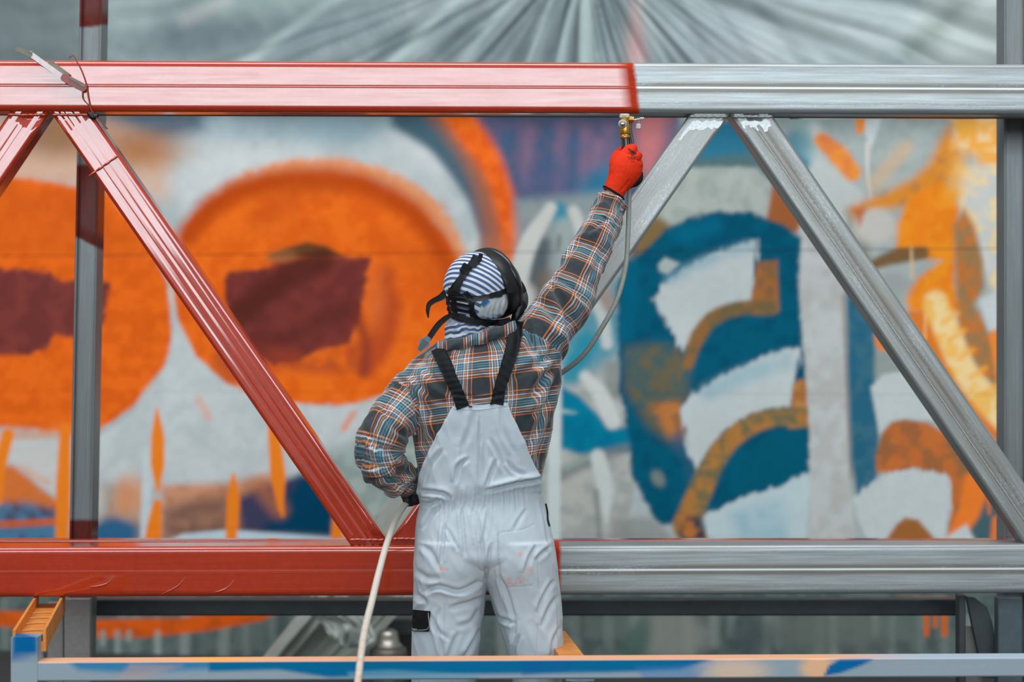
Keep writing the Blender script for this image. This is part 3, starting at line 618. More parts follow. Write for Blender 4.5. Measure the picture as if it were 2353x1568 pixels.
# ---------------------------------------------------------------- steel bars
KT = 0.0287; YT0 = 0.395
def TD(px, off=0.0): return (-YC+YT0+off)/(1-KT*(px-CX)/F)
def T(px, py, off=0.0): return P(px, py, TD(px, off))
TX = np.array([1, KT, 0.0]); TX /= np.linalg.norm(TX); TN = np.array([-KT, 1, 0.0]); TN /= np.linalg.norm(TN)   # along, away from camera
def rprof(w_, d, r, front=None, n=5):
    """closed profile (across, depth), front face at depth 0; runs from top of the front face round"""
    pts = []; h = w_/2
    def arc(cx_, cy_, a0, a1):
        for i in range(n+1):
            a = a0+(a1-a0)*i/n; pts.append((cx_+r*math.cos(a), cy_+r*math.sin(a)))
    arc(h-r, r, 0, -PI/2)
    if front:
        for x, y in front: pts.append((x, y))
    arc(-h+r, r, -PI/2, -PI); arc(-h+r, d-r, PI, PI/2); arc(h-r, d-r, PI/2, 0)
    return pts
def bar(A, B, prof, across, deep, nseg=30, ctop=None, cbot=None, wob=0.0):
    """sweep a profile from A to B; returns V, F, uv(per vertex), s, across; open ends closed with caps.
    ctop/cbot: horizontal cut planes z for the two ends"""
    A, B = np.asarray(A, float), np.asarray(B, float); ax = B-A; L = np.linalg.norm(ax); ax = ax/L
    m = len(prof); pr = np.array(prof); peri = np.r_[0, np.cumsum(np.hypot(*np.diff(pr, axis=0).T))]
    V, U, Sx = [], [], []
    for i in range(nseg+1):
        s_ = L*i/nseg; R = A+ax*s_+pr[:, :1]*across+pr[:, 1:]*deep
        if wob: R = R+deep*wob*vn(np.array([s_*9.0]), 0.5)[0]
        if i == 0 and ctop is not None: R = R+ax*((ctop-R[:, 2])/ax[2])[:, None]
        if i == nseg and cbot is not None: R = R+ax*((cbot-R[:, 2])/ax[2])[:, None]
        V.append(R); U.append(np.c_[((R-A)@ax), peri])
    V = np.concatenate(V); U = np.concatenate(U)
    Fc = [[i*m+j, i*m+(j+1) % m, (i+1)*m+(j+1) % m, (i+1)*m+j] for i in range(nseg) for j in range(m)]
    Fc += [list(range(m))[::-1], [nseg*m+j for j in range(m)]]
    acr = np.tile(pr[:, 0], nseg+1)
    return V, Fc, U, acr
def steelbar(name, parent, A, B, prof, across, deep, paint=-1.0, grime_shade=None, grind=None, nseg=40, ctop=None, cbot=None, mat=None, wob=0):
    V, Fc, U, acr = bar(A, B, prof, across, deep, nseg, ctop, cbot, wob)
    pxv, pyv = PX(V)
    pa = paint(V, pxv, pyv) if callable(paint) else np.full(len(V), float(paint))
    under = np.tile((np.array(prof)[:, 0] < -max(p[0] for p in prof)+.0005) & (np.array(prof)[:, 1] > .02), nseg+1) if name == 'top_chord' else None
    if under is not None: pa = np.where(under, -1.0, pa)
    gr = grime_shade(acr, V) if grime_shade else np.full(len(V), .25)
    gd = grind(pxv, pyv) if grind else np.zeros(len(V))
    if name.endswith('chord'): gd = np.where(np.abs(acr) < .0020, .75, gd)
    if under is not None: gr = np.where(under, 2.0, gr)  # shade under the top chord painted in as dark bare steel
    o = mk(name, V, Fc, mat or STEEL, parent, uv=vuv(U, Fc), attrs={'paint': pa, 'grime_shade': gr, 'grind': gd})
    m = len(prof); pr = np.array(prof); L = np.hypot(*(np.roll(pr, -1, 0)-pr).T); wide = L > .0075
    o.data.polygons.foreach_set('use_smooth', [bool(not wide[i % m]) for i in range(nseg*m)]+[False, False])
    return o
UP = np.array([0, 0, 1.0])
xl, xr = -330, 2700
truss = thing('steel_truss', 'long welded steel truss half painted red, standing on the trestle behind the painter', 'truss', tuple(T(CX, 1372)))
zt_top, zt_bot = T(0, 136)[2], T(0, 257)[2]; zb_top, zb_bot = T(0, 1259)[2], T(0, 1372)[2]
zt_top2, zt_bot2 = T(2353, 147)[2], T(2353, 261)[2]; zb_top2, zb_bot2 = T(2353, 1250)[2], T(2353, 1366)[2]
ht = (zt_top-zt_bot+zt_top2-zt_bot2)/2; hb = (zb_top-zb_bot+zb_top2-zb_bot2)/2
ztc = (zt_top+zt_bot+zt_top2+zt_bot2)/4; zbc = (zb_top+zb_bot+zb_top2+zb_bot2)/4
front = [(x, 0) for x in (.054, .048, .040, .030, .024, .020, .016, .012, .008)]+[(.0040, .0001), (.0014, -.0004), (-.0014, -.0004), (-.0040, .0001)]+[(-x, 0) for x in (.008, .012, .016, .020, .024, .030, .040, .048, .054)]
pc = rprof(ht, .14, .017, front)
def at_z(px, z, off=0): D = TD(px, off); return np.array([(px-CX)*D/F, D+YC, z])
def grime_ch(a, V):
    return np.clip(.08+1.0*np.exp(-((np.abs(a)-.009)/.007)**2)+.5*np.exp(-((a+.050)/.006)**2)+.25*np.exp(-((a-.054)/.006)**2), 0, .98)
xb_top = T(1462, 200)[0]; xb_bot = T(1287, 1300)[0]
top = steelbar('top_chord', truss, at_z(xl, ztc), at_z(xr, ztc), pc, UP, TN, paint=lambda V, px, py: (xb_top-V[:, 0])-(V[:, 2]-ztc)*0.12, grime_shade=grime_ch, nseg=60)
top['label'] = 'top beam, red primer on the left and bare steel on the right'
pcb = rprof(hb, .14, .015, [(x*1.0, y*.6) for x, y in front])
bot = steelbar('bottom_chord', truss, at_z(xl, zbc), at_z(xr, zbc), pcb, UP, TN, paint=lambda V, px, py: xb_bot-V[:, 0], grime_shade=grime_ch, nseg=60)
bot['label'] = 'bottom beam, red primer on the left and bare steel on the right'
def diag(name, top0, top1, ybot_l, bot0, bot1, label, paint, grime_shade=None, grind=None, ctop=True, front=None, depth=.105, yT=268, yB=1241, off=.016, w_=None):
    """edges given at the top (px of left, right edge at y=yT) and bottom"""
    A = (T(top0, yT, off)+T(top1, yT, off))/2; B = (T(bot0, yB, off)+T(bot1, yB, off))/2
    ax = (B-A)/np.linalg.norm(B-A); ac = np.cross(TN, ax); ac /= np.linalg.norm(ac)
    if ac[0] > 0: ac = -ac      # across: positive = left
    wd = abs(np.dot(T(top0, yT, off)-T(top1, yT, off), ac)); wd2 = abs(np.dot(T(bot0, yB, off)-T(bot1, yB, off), ac)); wd = w_ or (wd+wd2)/2
    pr = rprof(wd, depth, .011, front)
    if np.dot(np.cross(ax, ac), TN) > 0: pass
    o = steelbar(name, truss, A, B, pr, ac, TN, paint, grime_shade, grind, 44, ctop=ztc-ht/2-.0005+.004, cbot=zbc+hb/2-.004)
    o['label'] = label
    return A, B, ax, ac, wd
gro = [(.034, 0), (.020, 0), (.014, 0), (.008, .0003), (.0035, .0012), (0, .0004), (-.0035, .0012), (-.008, .0003), (-.014, 0), (-.020, 0), (-.034, 0)]
gro2 = [(x+.0, y) for x, y in [(.030, 0), (.024, .0008), (.016, .0009), (.012, .0004), (.004, .0003), (-.004, .0007), (-.010, .0), (-.022, 0), (-.028, .0007), (-.034, 0)]]
d1 = diag('diagonal', 14, 106, 0, -640, -548, 'painted diagonal cut off by the left edge', 1.0, front=gro)
d2 = diag('diagonal', 118, 219, 0, 800, 884, 'painted diagonal with a weld ring near its top', 1.0, front=gro2)
def grind3(px, py):
    return np.zeros(len(px))
zpaint3 = P(940, 1120, 6)[2]
d3 = diag('diagonal', 1584, 1672, 0, 896, 990, 'bare steel diagonal behind the raised arm, red at its foot', lambda V, px, py: zpaint3-V[:, 2], grime_shade=lambda a, V: np.clip(.15+.6*np.exp(-((np.abs(a)-.036)/.01)**2), 0, 1), front=None, grind=lambda px, py: np.full(len(px), .14))
d4 = diag('diagonal', 1683, 1776, 0, 2346, 2446, 'bare steel diagonal at the right with a bright seam', -1.0, grime_shade=lambda a, V: np.clip(.5+.5*np.exp(-((np.abs(a)-.010)/.01)**2), 0, 1), front=gro)
# weld ring on the painted diagonal
A, B, ax, ac, wd = d2
def onbar(d, px, py, off=.016):
    return T(px, py, off)
Wp = []
for s0, s1 in (((268, 360), (207, 403)),):
    a = T(s0[0], s0[1], .0145); b = T(s1[0], s1[1], .0145)
    q = np.array([a+(b-a)*t for t in np.linspace(-.02, 1.02, 14)]); q[:, 1] += .001*np.sin(np.arange(14)*2.1)
    Wp.append(tube(q, .0034+.0006*np.sin(np.arange(14)*1.7), 40, 8))
V, Fc = join(Wp)
def steelpiece(name, V, Fc, parent, paint=1.0, grime_shade=.2, grind=0.0, uvs=None):
    n = len(V); uvv = np.c_[V[:, 0]*1.0, V[:, 2]]
    return mk(name, V, Fc, STEEL, parent, uv=vuv(uvv, Fc), attrs={'paint': np.full(n, paint) if np.isscalar(paint) else paint, 'grime_shade': np.full(n, grime_shade), 'grind': np.full(n, grind)}, sharp=50)
steelpiece('weld_bead', V, Fc, truss)
# weld beads at the nodes and ground bright patches of bare steel beside them
for a, b, yy, r, pnt in ((20, 102, 264, .004, 1), (122, 216, 264, .004, 1), (1588, 1668, 268, .0045, -1), (1688, 1772, 268, .0045, -1), (806, 880, 1241, .004, 1), (905, 985, 1239, .004, 1)):
    q = np.array([T(x, yy+random.uniform(-.6, .6), .013) for x in np.linspace(a, b, 16)]); V, Fc = tube(q, r*(1+.2*np.sin(np.arange(16)*2.3)), 48, 8)
    steelpiece('weld_bead', V, Fc, truss, pnt)
def patch(poly, off):
    from mathutils.geometry import tessellate_polygon
    p3 = [T(x, y, off) for x, y in poly]; q = len(poly)
    V = np.concatenate([p3, np.array(p3)+TN*.0012]); tri = tessellate_polygon([[Vector((x, y, 0)) for x, y in poly]])
    Fc = [list(t) for t in tri]+[[i, (i+1) % q, (i+1) % q+q, i+q] for i in range(q)]
    return V, Fc
gm = simple('ground_bright_steel', (205, 206, 206), 0.42, 0.45, nscale=120, namp=0.25, bump=0.4)
pp = [(1592, 278), (1604, 276), (1614, 281), (1622, 276), (1633, 279), (1642, 275), (1650, 280), (1662, 277), (1655, 290), (1648, 296), (1640, 293), (1636, 299), (1626, 292), (1618, 298), (1608, 300), (1600, 296), (1592, 300), (1584, 299), (1578, 306), (1572, 312), (1568, 318), (1563, 324), (1560, 322), (1572, 302), (1582, 290)]
V, Fc = patch(pp, .0152); mk('ground_patch', V, Fc, gm, truss, smooth=False)
pp = [(1702, 281), (1712, 276), (1722, 279), (1734, 277), (1748, 280), (1758, 274), (1768, 277), (1772, 290), (1766, 292), (1764, 302), (1757, 304), (1752, 294), (1744, 286), (1738, 290), (1745, 300), (1739, 301), (1730, 292), (1724, 294), (1722, 287), (1712, 290), (1714, 297), (1708, 295)]
V, Fc = patch(pp, .0152); mk('ground_patch', V, Fc, gm, truss, smooth=False)
# bright seam running down the right diagonal
q = np.array([T(1734+(2353-1734+50)*t, 292+(1195-292+73)*t, .0150) for t in np.linspace(0, 1, 12)]); V, Fc = tube(q, .0016, 60, 6); mk('seam', V, Fc, gm, truss)
# paint runs on the painted bottom beam: small raised drips
for x0_, y0_, x1_, y1_ in ((206, 1350, 248, 1340), (372, 1366, 412, 1344), (492, 1362, 524, 1350)):
    q = [T(x0_, y0_, .0005), T((x0_+x1_)/2, (y0_+y1_)/2+2, -.0005), T(x1_, y1_, .0005), T(x1_+14, y1_-18, .001)]
    V, Fc = tube(q, [.0012, .0026, .0024, .0010], 20, 8); steelpiece('paint_run', V, Fc, truss)

# ---------------------------------------------------------------- frame of posts and rails behind the truss
frame = thing('steel_gantry', 'steel gantry of two tall posts and rails standing right behind the truss', 'gantry', (0, .75, 0))
frm_m = steel_paint('dull_frame_steel', .42)
def hprof(w_, d, t=.007):
    h = w_/2     # channel open to the camera: two flange edges and a recessed web
    return [(h, 0), (h-t, 0), (h-t, d*.22), (-h+t, d*.22), (-h+t, 0), (-h, 0), (-h, d), (h, d)]
def post(xt, xb, w_, Dp, paint, tint=None):
    A = P(xt, -420, Dp); B = P(xb, 1500, Dp); t = (B-A); B = A+t*(A[2]/(A[2]-B[2])); ax = (B-A)/np.linalg.norm(B-A)
    ac = np.cross([0, 1, 0], ax); ac /= np.linalg.norm(ac)
    if ac[0] > 0: ac = -ac
    return steelbar('post', frame, A, B, hprof(w_*Dp/F, .1), ac, np.array([0, 1.0, 0]), paint=paint, nseg=200, mat=frm_m)
def ppost(V, px, py):
    n = .012*vn(V[:, 2]*30, V[:, 0]*10, 0, 3)
    a = np.minimum(py-372, 545-py+ (px-175)*.5)/F*6.3; b = (62-py)/F*6.3; c_ = np.minimum(py-1188, 1262-py)/F*6.3
    return np.maximum(np.maximum(a, b), np.minimum(c_, .3))+n-.004  # red patches: bits of paint plus red reflections painted in
post(217, 180, 51, 6.42, ppost)['label'] = 'left post, patchy with red paint and painted-in red reflections'
post(2334, 2334, 54, 6.42, -1)['label'] = 'right post, dull grey'
def rail(y0, y1, Dr, xa, xb, paint, name='rail', d=.06, **k):
    D = Dr; A = P(xa, (y0+y1)/2, D); B = P(xb, (y0+y1)/2, D); B[2] = A[2]
    return steelbar(name, frame, A, B, rprof((y1-y0)*D/F, d, .006), UP, np.array([0, 1.0, 0]), paint=paint, nseg=20, **k)
rail(1241, 1300, 6.36, -300, 2700, .2)['label'] = 'low rail thinly covered with red overspray'
rail(215, 270, 6.36, 1820, 2700, .2)['label'] = 'upper rail red on its lower edge'
darkrail = simple('dark_rail', (52, 58, 62), 0.45, 0.3, nscale=14, namp=0.3)
o = rail(1378, 1416, 6.60, 150, 2215, -1, mat=None); o.data.materials[0] = darkrail; o['label'] = 'dark rail low between the posts'
greyp = simple('grey_painted_steel', (128, 122, 118), 0.5, 0.1, nscale=60, namp=0.15, bump=0.2); darkp = simple('dark_painted_steel', (62, 66, 68), 0.5, 0.2, nscale=30, namp=0.2)
def fbox(name, xa, xb, ya, yb, D, d, mat, parent=frame, label=None):
    a = P(xa, yb, D); b = P(xb, ya, D); V, Fc = box((a[0], a[1], a[2]), (b[0], a[1]+d, b[2]), .003)
    o = mk(name, V, Fc, mat, parent, smooth=False); 
    if label: o['label'] = label
    return o
def fprism(name, poly, D, d, mat, parent=frame, label=None):
    p2 = [P(x, y, D) for x, y in poly]; V, Fc = prism([(p[0], p[2]) for p in p2], (0, D+YC, 0), (1, 0, 0), (0, 0, 1), (0, 1, 0), d)
    o = mk(name, V, Fc, mat, parent, smooth=False)
    if label: o['label'] = label
    return o
fbox('foot_plate', 147, 207, 1376, 1690, 6.30, .03, greyp); fbox('foot_plate', 108, 146, 1385, 1690, 6.33, .03, greyp)
fbox('foot_plate', 2293, 2350, 1374, 1690, 6.30, .05, simple('grey_blue_steel', (88, 98, 106), 0.5, 0.2, nscale=30, namp=0.2))
fbox('upright', 2203, 2219, 1368, 1690, 6.30, .05, darkp)
fprism('brace', [(2222, 1372), (2240, 1374), (2268, 1396), (2280, 1430), (2292, 1500), (2292, 1560), (2262, 1560), (2240, 1460)], 6.36, .03, darkp, label='curved dark gusset')
fprism('gusset', [(2219, 1440), (2232, 1440), (2256, 1490), (2258, 1570), (2219, 1570)], 6.40, .01, greyp)

# ---------------------------------------------------------------- trestle
DTR = 5.3
trestle = thing('trestle', 'low trestle with a blue sprayed front beam and orange arms under the truss', 'trestle', (0, DTR+YC, 0))
def RD(px, off=0.0): return (DTR+off)/(1-KT*(px-CX)/F)
def R_(px, py, off=0.0): return P(px, py, RD(px, off))
beam_m = painted_col('sprayed_beam', 0.5, 90, 0.15, 0.03)
def beamcol(X, Y, orange_top=True):
    c = Canvas(X, Y, (134, 144, 151))
    c.poly([(30, 1400), (84, 1400), (86, 1508), (28, 1514)], (0, 86, 136), 14); c.poly([(130, 1500), (560, 1510), (520, 1536), (300, 1548), (180, 1540)], (30, 110, 150), 20, a=.9)
    c.poly([(300, 1526), (420, 1530), (330, 1560), (260, 1568)], (164, 140, 136), 16, a=.6)
    c.poly([(480, 1500), (760, 1500), (1500, 1500), (1640, 1516), (1560, 1540), (1400, 1546), (1230, 1548), (900, 1552), (760, 1558), (640, 1540), (480, 1544)], (0, 94, 134), 12)
    c.poly([(1200, 1510), (1340, 1510), (1300, 1544), (1200, 1552)], (10, 86, 136), 12, a=.7); c.poly([(1460, 1534), (1560, 1530), (1640, 1526), (1600, 1560), (1480, 1564)], (60, 110, 160), 16, a=.5)
    c.poly([(800, 1545), (900, 1540), (1100, 1552), (1100, 1566), (800, 1566)], (96, 140, 160), 10, a=.7)
    c.el(1690, 1542, 70, 26, (200, 168, 146), 30, a=.8); c.el(1880, 1536, 40, 26, (214, 162, 122), 22, a=.9)
    c.poly([(1892, 1556), (1904, 1530), (1930, 1516), (2010, 1514), (1980, 1530), (1930, 1548)], (0, 90, 140), 8)
    c.poly([(2010, 1520), (2400, 1514), (2400, 1570), (2000, 1566)], (140, 146, 154), 30, a=.6)
    return c.c/K_ALB
def frontbeam():
    xs_ = np.arange(84, 2760, 6.0); A0 = []
    zt = R_(1176, 1517)[2]; zb = R_(1176, 1561.5)[2]; d = .07; b = .004
    prof = [(zt-b, 0), (zb+b, 0), (zb, b), (zb, d), (zt, d), (zt, b)]
    rows = [(zt-b-(zt-zb-2*b)*i/8, 0) for i in range(9)]+[(zb, b), (zb, d), (zt, d), (zt, d*.5), (zt, b)]
    m = len(rows); V = np.array([[*(lambda D: ((x-CX)*D/F, D+YC+y))(RD(x)), z] for x in xs_ for z, y in rows])
    px, py = PX(V); col = beamcol(px, py)
    topm = np.tile(np.array([i >= 11 for i in range(m)]), len(xs_))
    tc = lin((206, 150, 116))/K_ALB; tg = lin((150, 162, 174))/K_ALB; tw = sstep(1850, 2150, px)[:, None]; tc2 = tc*(1-tw)+tg*tw
    tb = np.exp(-((px-500)/90)**2)[:, None]; tc2 = tc2*(1-tb)+lin((222, 150, 80))/K_ALB*tb
    col = np.where(topm[:, None], tc2, col)
    Fc = [[i*m+j, i*m+(j+1) % m, (i+1)*m+(j+1) % m, (i+1)*m+j] for i in range(len(xs_)-1) for j in range(m)]+[list(range(m))[::-1], [(len(xs_)-1)*m+j for j in range(m)]]
    o = mk('front_beam', V, Fc, beam_m, trestle, smooth=False, col=np.clip(col, 0, .98)); o['label'] = 'front beam sprayed blue, grey and peach'
frontbeam()
# end stub that rises above the beam
a = R_(25, 1560); b = R_(86, 1465)
n1, n2 = 12, 40; zz = np.linspace(0, b[2], n2); xx = np.linspace(a[0], b[0], n1)
V = []; 
ring = [(x, 0) for x in xx]+[(b[0], .07), (a[0], .07)]
V = np.array([(x, a[1]+y, z) for z in zz for x, y in ring]); m = len(ring); px, py = PX(V); col = beamcol(px, py)
Fc = [[i*m+j, i*m+(j+1) % m, (i+1)*m+(j+1) % m, (i+1)*m+j] for i in range(n2-1) for j in range(m)]+[list(range(m))[::-1], [(n2-1)*m+j for j in range(m)]]
o = mk('end_post', V, Fc, beam_m, trestle, smooth=False, col=np.clip(col, 0, .98)); o['label'] = 'blue and grey end post'
blue2 = simple('sprayed_grey', (128, 140, 152), 0.5, nscale=20, namp=0.2)
for xa, xb in ((1312, 1354), (2500, 2550)):
    a = R_(xa, 1560, .012); b = R_(xb, 1560, .012); V, Fc = box((a[0], a[1], 0), (b[0], a[1]+.05, a[2]+.002), .003); mk('leg', V, Fc, blue2, trestle, smooth=False)
V, Fc = box((R_(1300, 1568)[0], R_(1300, 1568)[1]+.005, R_(1300, 1562)[2]-.006), (R_(1366, 1568)[0], R_(1300, 1568)[1]+.07, R_(1300, 1562)[2]), .001); mk('leg_plate', V, Fc, blue2, trestle, smooth=False)
orange_m = simple('orange_overspray', (226, 138, 52), 0.5, nscale=26, namp=0.25, bump=0.4)
def channel(Ca, Cb, w_, h, t, name, label=None):
    A, B = np.asarray(Ca, float), np.asarray(Cb, float); ax = (B-A)/np.linalg.norm(B-A); sd = np.cross(ax, UP); hw = w_/2
    pr = [(-hw, 0), (-hw, -h), (hw, -h), (hw, 0), (hw-t, 0), (hw-t, -h*.55), (-hw+t, -h*.55), (-hw+t, 0)]
    n = 14; V = np.array([A+(B-A)*i/n+x*sd+z*UP for i in range(n+1) for x, z in pr]); m = len(pr)
    Fc = [[i*m+j, i*m+(j+1) % m, (i+1)*m+(j+1) % m, (i+1)*m+j] for i in range(n) for j in range(m)]+[list(range(m))[::-1], [n*m+j for j in range(m)]]
    return V, Fc, ax, sd
zar = min(zb_bot, zb_bot2, zbc-hb/2)-.0015
A = P(67, 1446, 5.3); A[2] = zar; B = P(117, 1380, 6.08); B[2] = zar
V, Fc, ax, sd = channel(A, B, .088, .058, .008, 'arm')
arm = mk('cross_arm', V, Fc, orange_m, trestle, smooth=False); arm['label'] = 'orange channel arm at the left end'
rdm = simple('ochre_ridge', (190, 128, 60), .5)
for t in (.10, .19, .33, .44, .55):
    V, Fc = tube([A+ax*t-sd*.036-UP*.030, A+ax*(t+.01)-UP*.0295, A+ax*t+sd*.036-UP*.030], .004, 12, 6); mk('ridge', V, Fc, rdm, arm)
A = P(1316, 1512, 5.38); B = P(1272, 1455, 5.86); zz = P(1345, 1513, 5.36)[2]; A[2] = zz; B[2] = zz
V, Fc, ax, sd = channel(A, B, .068, .05, .008, 'arm'); pr_ = V
V, Fc = prism([(-.034, 0), (.034, 0), (.034, -.06), (-.034, -.06)], A, sd, UP, ax, np.linalg.norm(B-A)); mk('cross_arm', V, Fc, orange_m, trestle, smooth=False)['label'] = 'orange arm seen right of the legs'

# ---------------------------------------------------------------- stick and wire on the top beam
stick = thing('tie_stick', 'thin grey stick tied with wire across the top beam at the upper left', 'stick', tuple(T(120, 160, -.01)))
def flatbar(pts, w_, th, mat, name, parent, label=None):
    p = [np.asarray(q, float) for q in pts]; A, B = p[0], p[-1]; ax = (B-A)/np.linalg.norm(B-A); ac = np.cross(TN, ax); ac /= np.linalg.norm(ac)
    V, Fc = prism([(-w_/2, -w_*.3), (-w_*.3, -w_/2), (w_*.3, -w_/2), (w_/2, -w_*.3), (w_/2, w_*.3), (w_*.3, w_/2), (-w_*.3, w_/2), (-w_/2, w_*.3)] if False else [(0, -w_/2*.5), (w_*.25, -w_/2), (np.linalg.norm(B-A)-w_*.2, -w_/2), (np.linalg.norm(B-A), 0), (np.linalg.norm(B-A)-w_*.2, w_/2), (w_*.25, w_/2), (0, w_/2*.5)], A, ax, ac, -TN, th)
    o = mk(name, V, Fc, mat, parent, smooth=False)
    if label: o['label'] = label
    return o
sg = simple('weathered_wood', (134, 124, 110), 0.7, nscale=40, namp=0.3, bump=0.3); sr = simple('red_splashed_metal', (150, 44, 26), 0.35, nscale=60, namp=0.35); sp_ = simple('pink_splashed_wood', (206, 184, 184), 0.35, nscale=40, namp=0.2, Coat_Weight=0.5)
flatbar([T(38, 112, -.030), T(76, 128, -.026)], .017, .010, sg, 'stick_end', stick, 'bare weathered end')
flatbar([T(66, 121, -.026), T(150, 182, -.012)], .016, .010, sp_, 'shaft', stick, 'shaft wet with paint')
flatbar([T(70, 132, -.024), T(156, 190, -.011)], .005, .009, sr, 'edge', stick)
flatbar([T(112, 143, -.010), T(158, 178, -.010)], .020, .008, sg, 'splint', stick)
flatbar([T(143, 176, -.014), T(200, 206, -.006)], .024, .012, sr, 'sleeve', stick, 'red coated sleeve')
flatbar([T(160, 178, -.024), T(196, 200, -.018)], .007, .004, sg, 'pin', stick)
for pts in ([(160, 132), (168, 127), (176, 140), (188, 165), (198, 195), (201, 215), (206, 240), (213, 266)], [(190, 207), (190, 225), (200, 238), (207, 243)], [(199, 195), (204, 230), (212, 262)], [(212, 255), (226, 276), (242, 290), (247, 296), (238, 292)]):
    V, Fc = tube([T(x, y, -.008) for x, y in pts], .0016, 40, 6); mk('wire', V, Fc, sr, stick)
V, Fc = tube([T(206, 262, -.005), T(214, 270, -.006), T(222, 266, .0)], .008, 14, 8); mk('wire_knot', V, Fc, RUBBER, stick)

# ---------------------------------------------------------------- things on the floor behind the trestle
cm = simple('dull_aluminium', (160, 154, 144), 0.32, 0.8, nscale=20, namp=0.2); cdk = simple('dark_canister', (96, 90, 84), 0.4, 0.5)
c0 = P(892, 1500, 7.9); c0[2] = 0
can = thing('canister', 'small metal canister with a shiny domed cap, standing on the floor behind the left leg', 'canister', tuple(c0))
V, Fc = lathe([(.075, 0), (.078, .01), (.078, .24), (.07, .262), (.05, .268)], c0); mk('body', V, Fc, cdk, can)
V, Fc = lathe([(.056, .262), (.058, .270), (.056, .276), (.046, .279), (.042, .310), (.036, .328), (.018, .337), (0, .338)], c0); mk('cap', V, Fc, cm, can)['label'] = 'shiny domed cap'
tarp = thing('plastic_wrap', 'crumpled pale grey plastic wrap slumped on the floor behind the red beam', 'plastic wrap', tuple(P(760, 1560, 7.9)*[1, 1, 0]))
tm_ = simple('pale_plastic', (150, 154, 146), 0.4, nscale=8, namp=0.15, bump=0.1)
def sheetpoly(rows, D0, amp, seed, n=60):
    """rows: list of polylines (left to right) in photo px, stacked from top to bottom; D varies with folds"""
    rows = [polyl(np.array([(x, y, 0) for x, y in r], float), n)[:, :2] for r in rows]
    R_ows = smooth_table(np.arange(len(rows)), np.array(rows).reshape(len(rows), -1), np.linspace(0, len(rows)-1, 40)).reshape(40, n, 2)
    V = []
    for i in range(40):
        for j in range(n):
            x, y = R_ows[i, j]; D = D0+amp*math.sin(j/n*PI*2.2+seed+i*.05)+amp*.5*float(vn(np.array([j*.22]), i*.12, 0, seed)[0]); V.append(P(x, y, D))
    V = np.array(V); V2 = V+[0, .006, 0]; m = len(V)
    Fc = grid_faces(40, n); Fb = [[a+m for a in f[::-1]] for f in Fc]
    bd = [(j, j+1) for j in range(n-1)]+[((39)*n+j+1, 39*n+j) for j in range(n-1)]+[((i+1)*n, i*n) for i in range(39)]+[(i*n+n-1, (i+1)*n+n-1) for i in range(39)]
    return np.concatenate([V, V2]), Fc+Fb+[[a, b, b+m, a+m] for a, b in bd]
V, Fc = sheetpoly([[(930, 1100), (1010, 1120), (1060, 1180)], [(800, 1260), (900, 1290), (980, 1330)], [(700, 1390), (800, 1420), (880, 1450)], [(585, 1535), (700, 1545), (780, 1560)]], 8.0, .06, 2)
mk('sheet', V, Fc, tm_, tarp)
V, Fc = sheetpoly([[(700, 1400), (770, 1405), (838, 1410)], [(735, 1430), (800, 1440), (862, 1465)], [(760, 1468), (800, 1490), (840, 1484)]], 7.85, .04, 1)
mk('flap', V, Fc, simple('white_plastic', (176, 182, 176), .4), tarp)['label'] = 'lighter curled flap'
a = P(872, 1560, 8.2); b = P(990, 1428, 8.2); V, Fc = box((a[0], a[1], 0), (b[0], a[1]+.25, b[2]), .01)
case = thing('tool_case', 'dark case on the floor, mostly hidden by the left leg of the painter', 'case', (a[0]+.1, a[1]+.1, 0)); mk('body', V, Fc, simple('dark_case', (50, 50, 50), .5), case, smooth=False)
V, Fc = box((a[0]-.005, a[1]-.006, b[2]-.06), (b[0]+.005, a[1]+.256, b[2]+.008), .006); mk('lid', V, Fc, simple('grey_lid', (78, 80, 78), .5), case, smooth=False)
# ---------------------------------------------------------------- the painter
def PP(q): return np.array([[*P(x, y, D), r] for x, y, D, r in q])
def ptube(q, n=40, k=24, **kw): a = PP(q); return tube(a[:, :3], a[:, 3], n, k, **kw)
def loft(rows, n, k=72, e=2.3):
    """rows: (py, xl, xr, Dback, Dfront) -> closed body of super-elliptic rings"""
    rows = np.array(rows, float); ys = np.linspace(rows[0, 0], rows[-1, 0], n); R = smooth_table(rows[:, 0], rows[:, 1:], ys)
    th = np.arange(k)/k*2*PI; cs, sn = np.cos(th), np.sin(th)
    V = []
    for y, (a, b, d0, d1) in zip(ys, R):
        D = (d0+d1)/2; c_ = P((a+b)/2, y, D); rx = (b-a)/2*D/F; ry = (d1-d0)/2
        V.append(np.c_[c_[0]+rx*np.sign(cs)*np.abs(cs)**(2/e), c_[1]+ry*np.sign(sn)*np.abs(sn)**(2/e), np.full(k, c_[2])])
    V = np.concatenate(V); Fc = [[i*k+j, (i+1)*k+j, (i+1)*k+(j+1) % k, i*k+(j+1) % k] for i in range(n-1) for j in range(k)]
    Fc += [list(range(k)), [(n-1)*k+j for j in range(k)][::-1]]
    return V, Fc
foot = np.array([P(1110, 784, 5.62)[0], 0.0, 0.0])
HC = P(1101, 668, 5.62)
fdir = np.array([.57, .71, .42]); fdir /= np.linalg.norm(fdir)
Rz = np.array([0, 0, 1.0]); side = np.cross(fdir, Rz); side /= np.linalg.norm(side); upv = np.cross(side, fdir)
HR = np.stack([side, fdir, upv], 1)          # head frame: x side, y face, z crown
def hd(x, y, z): return HC+HR@np.array([x, y, z])
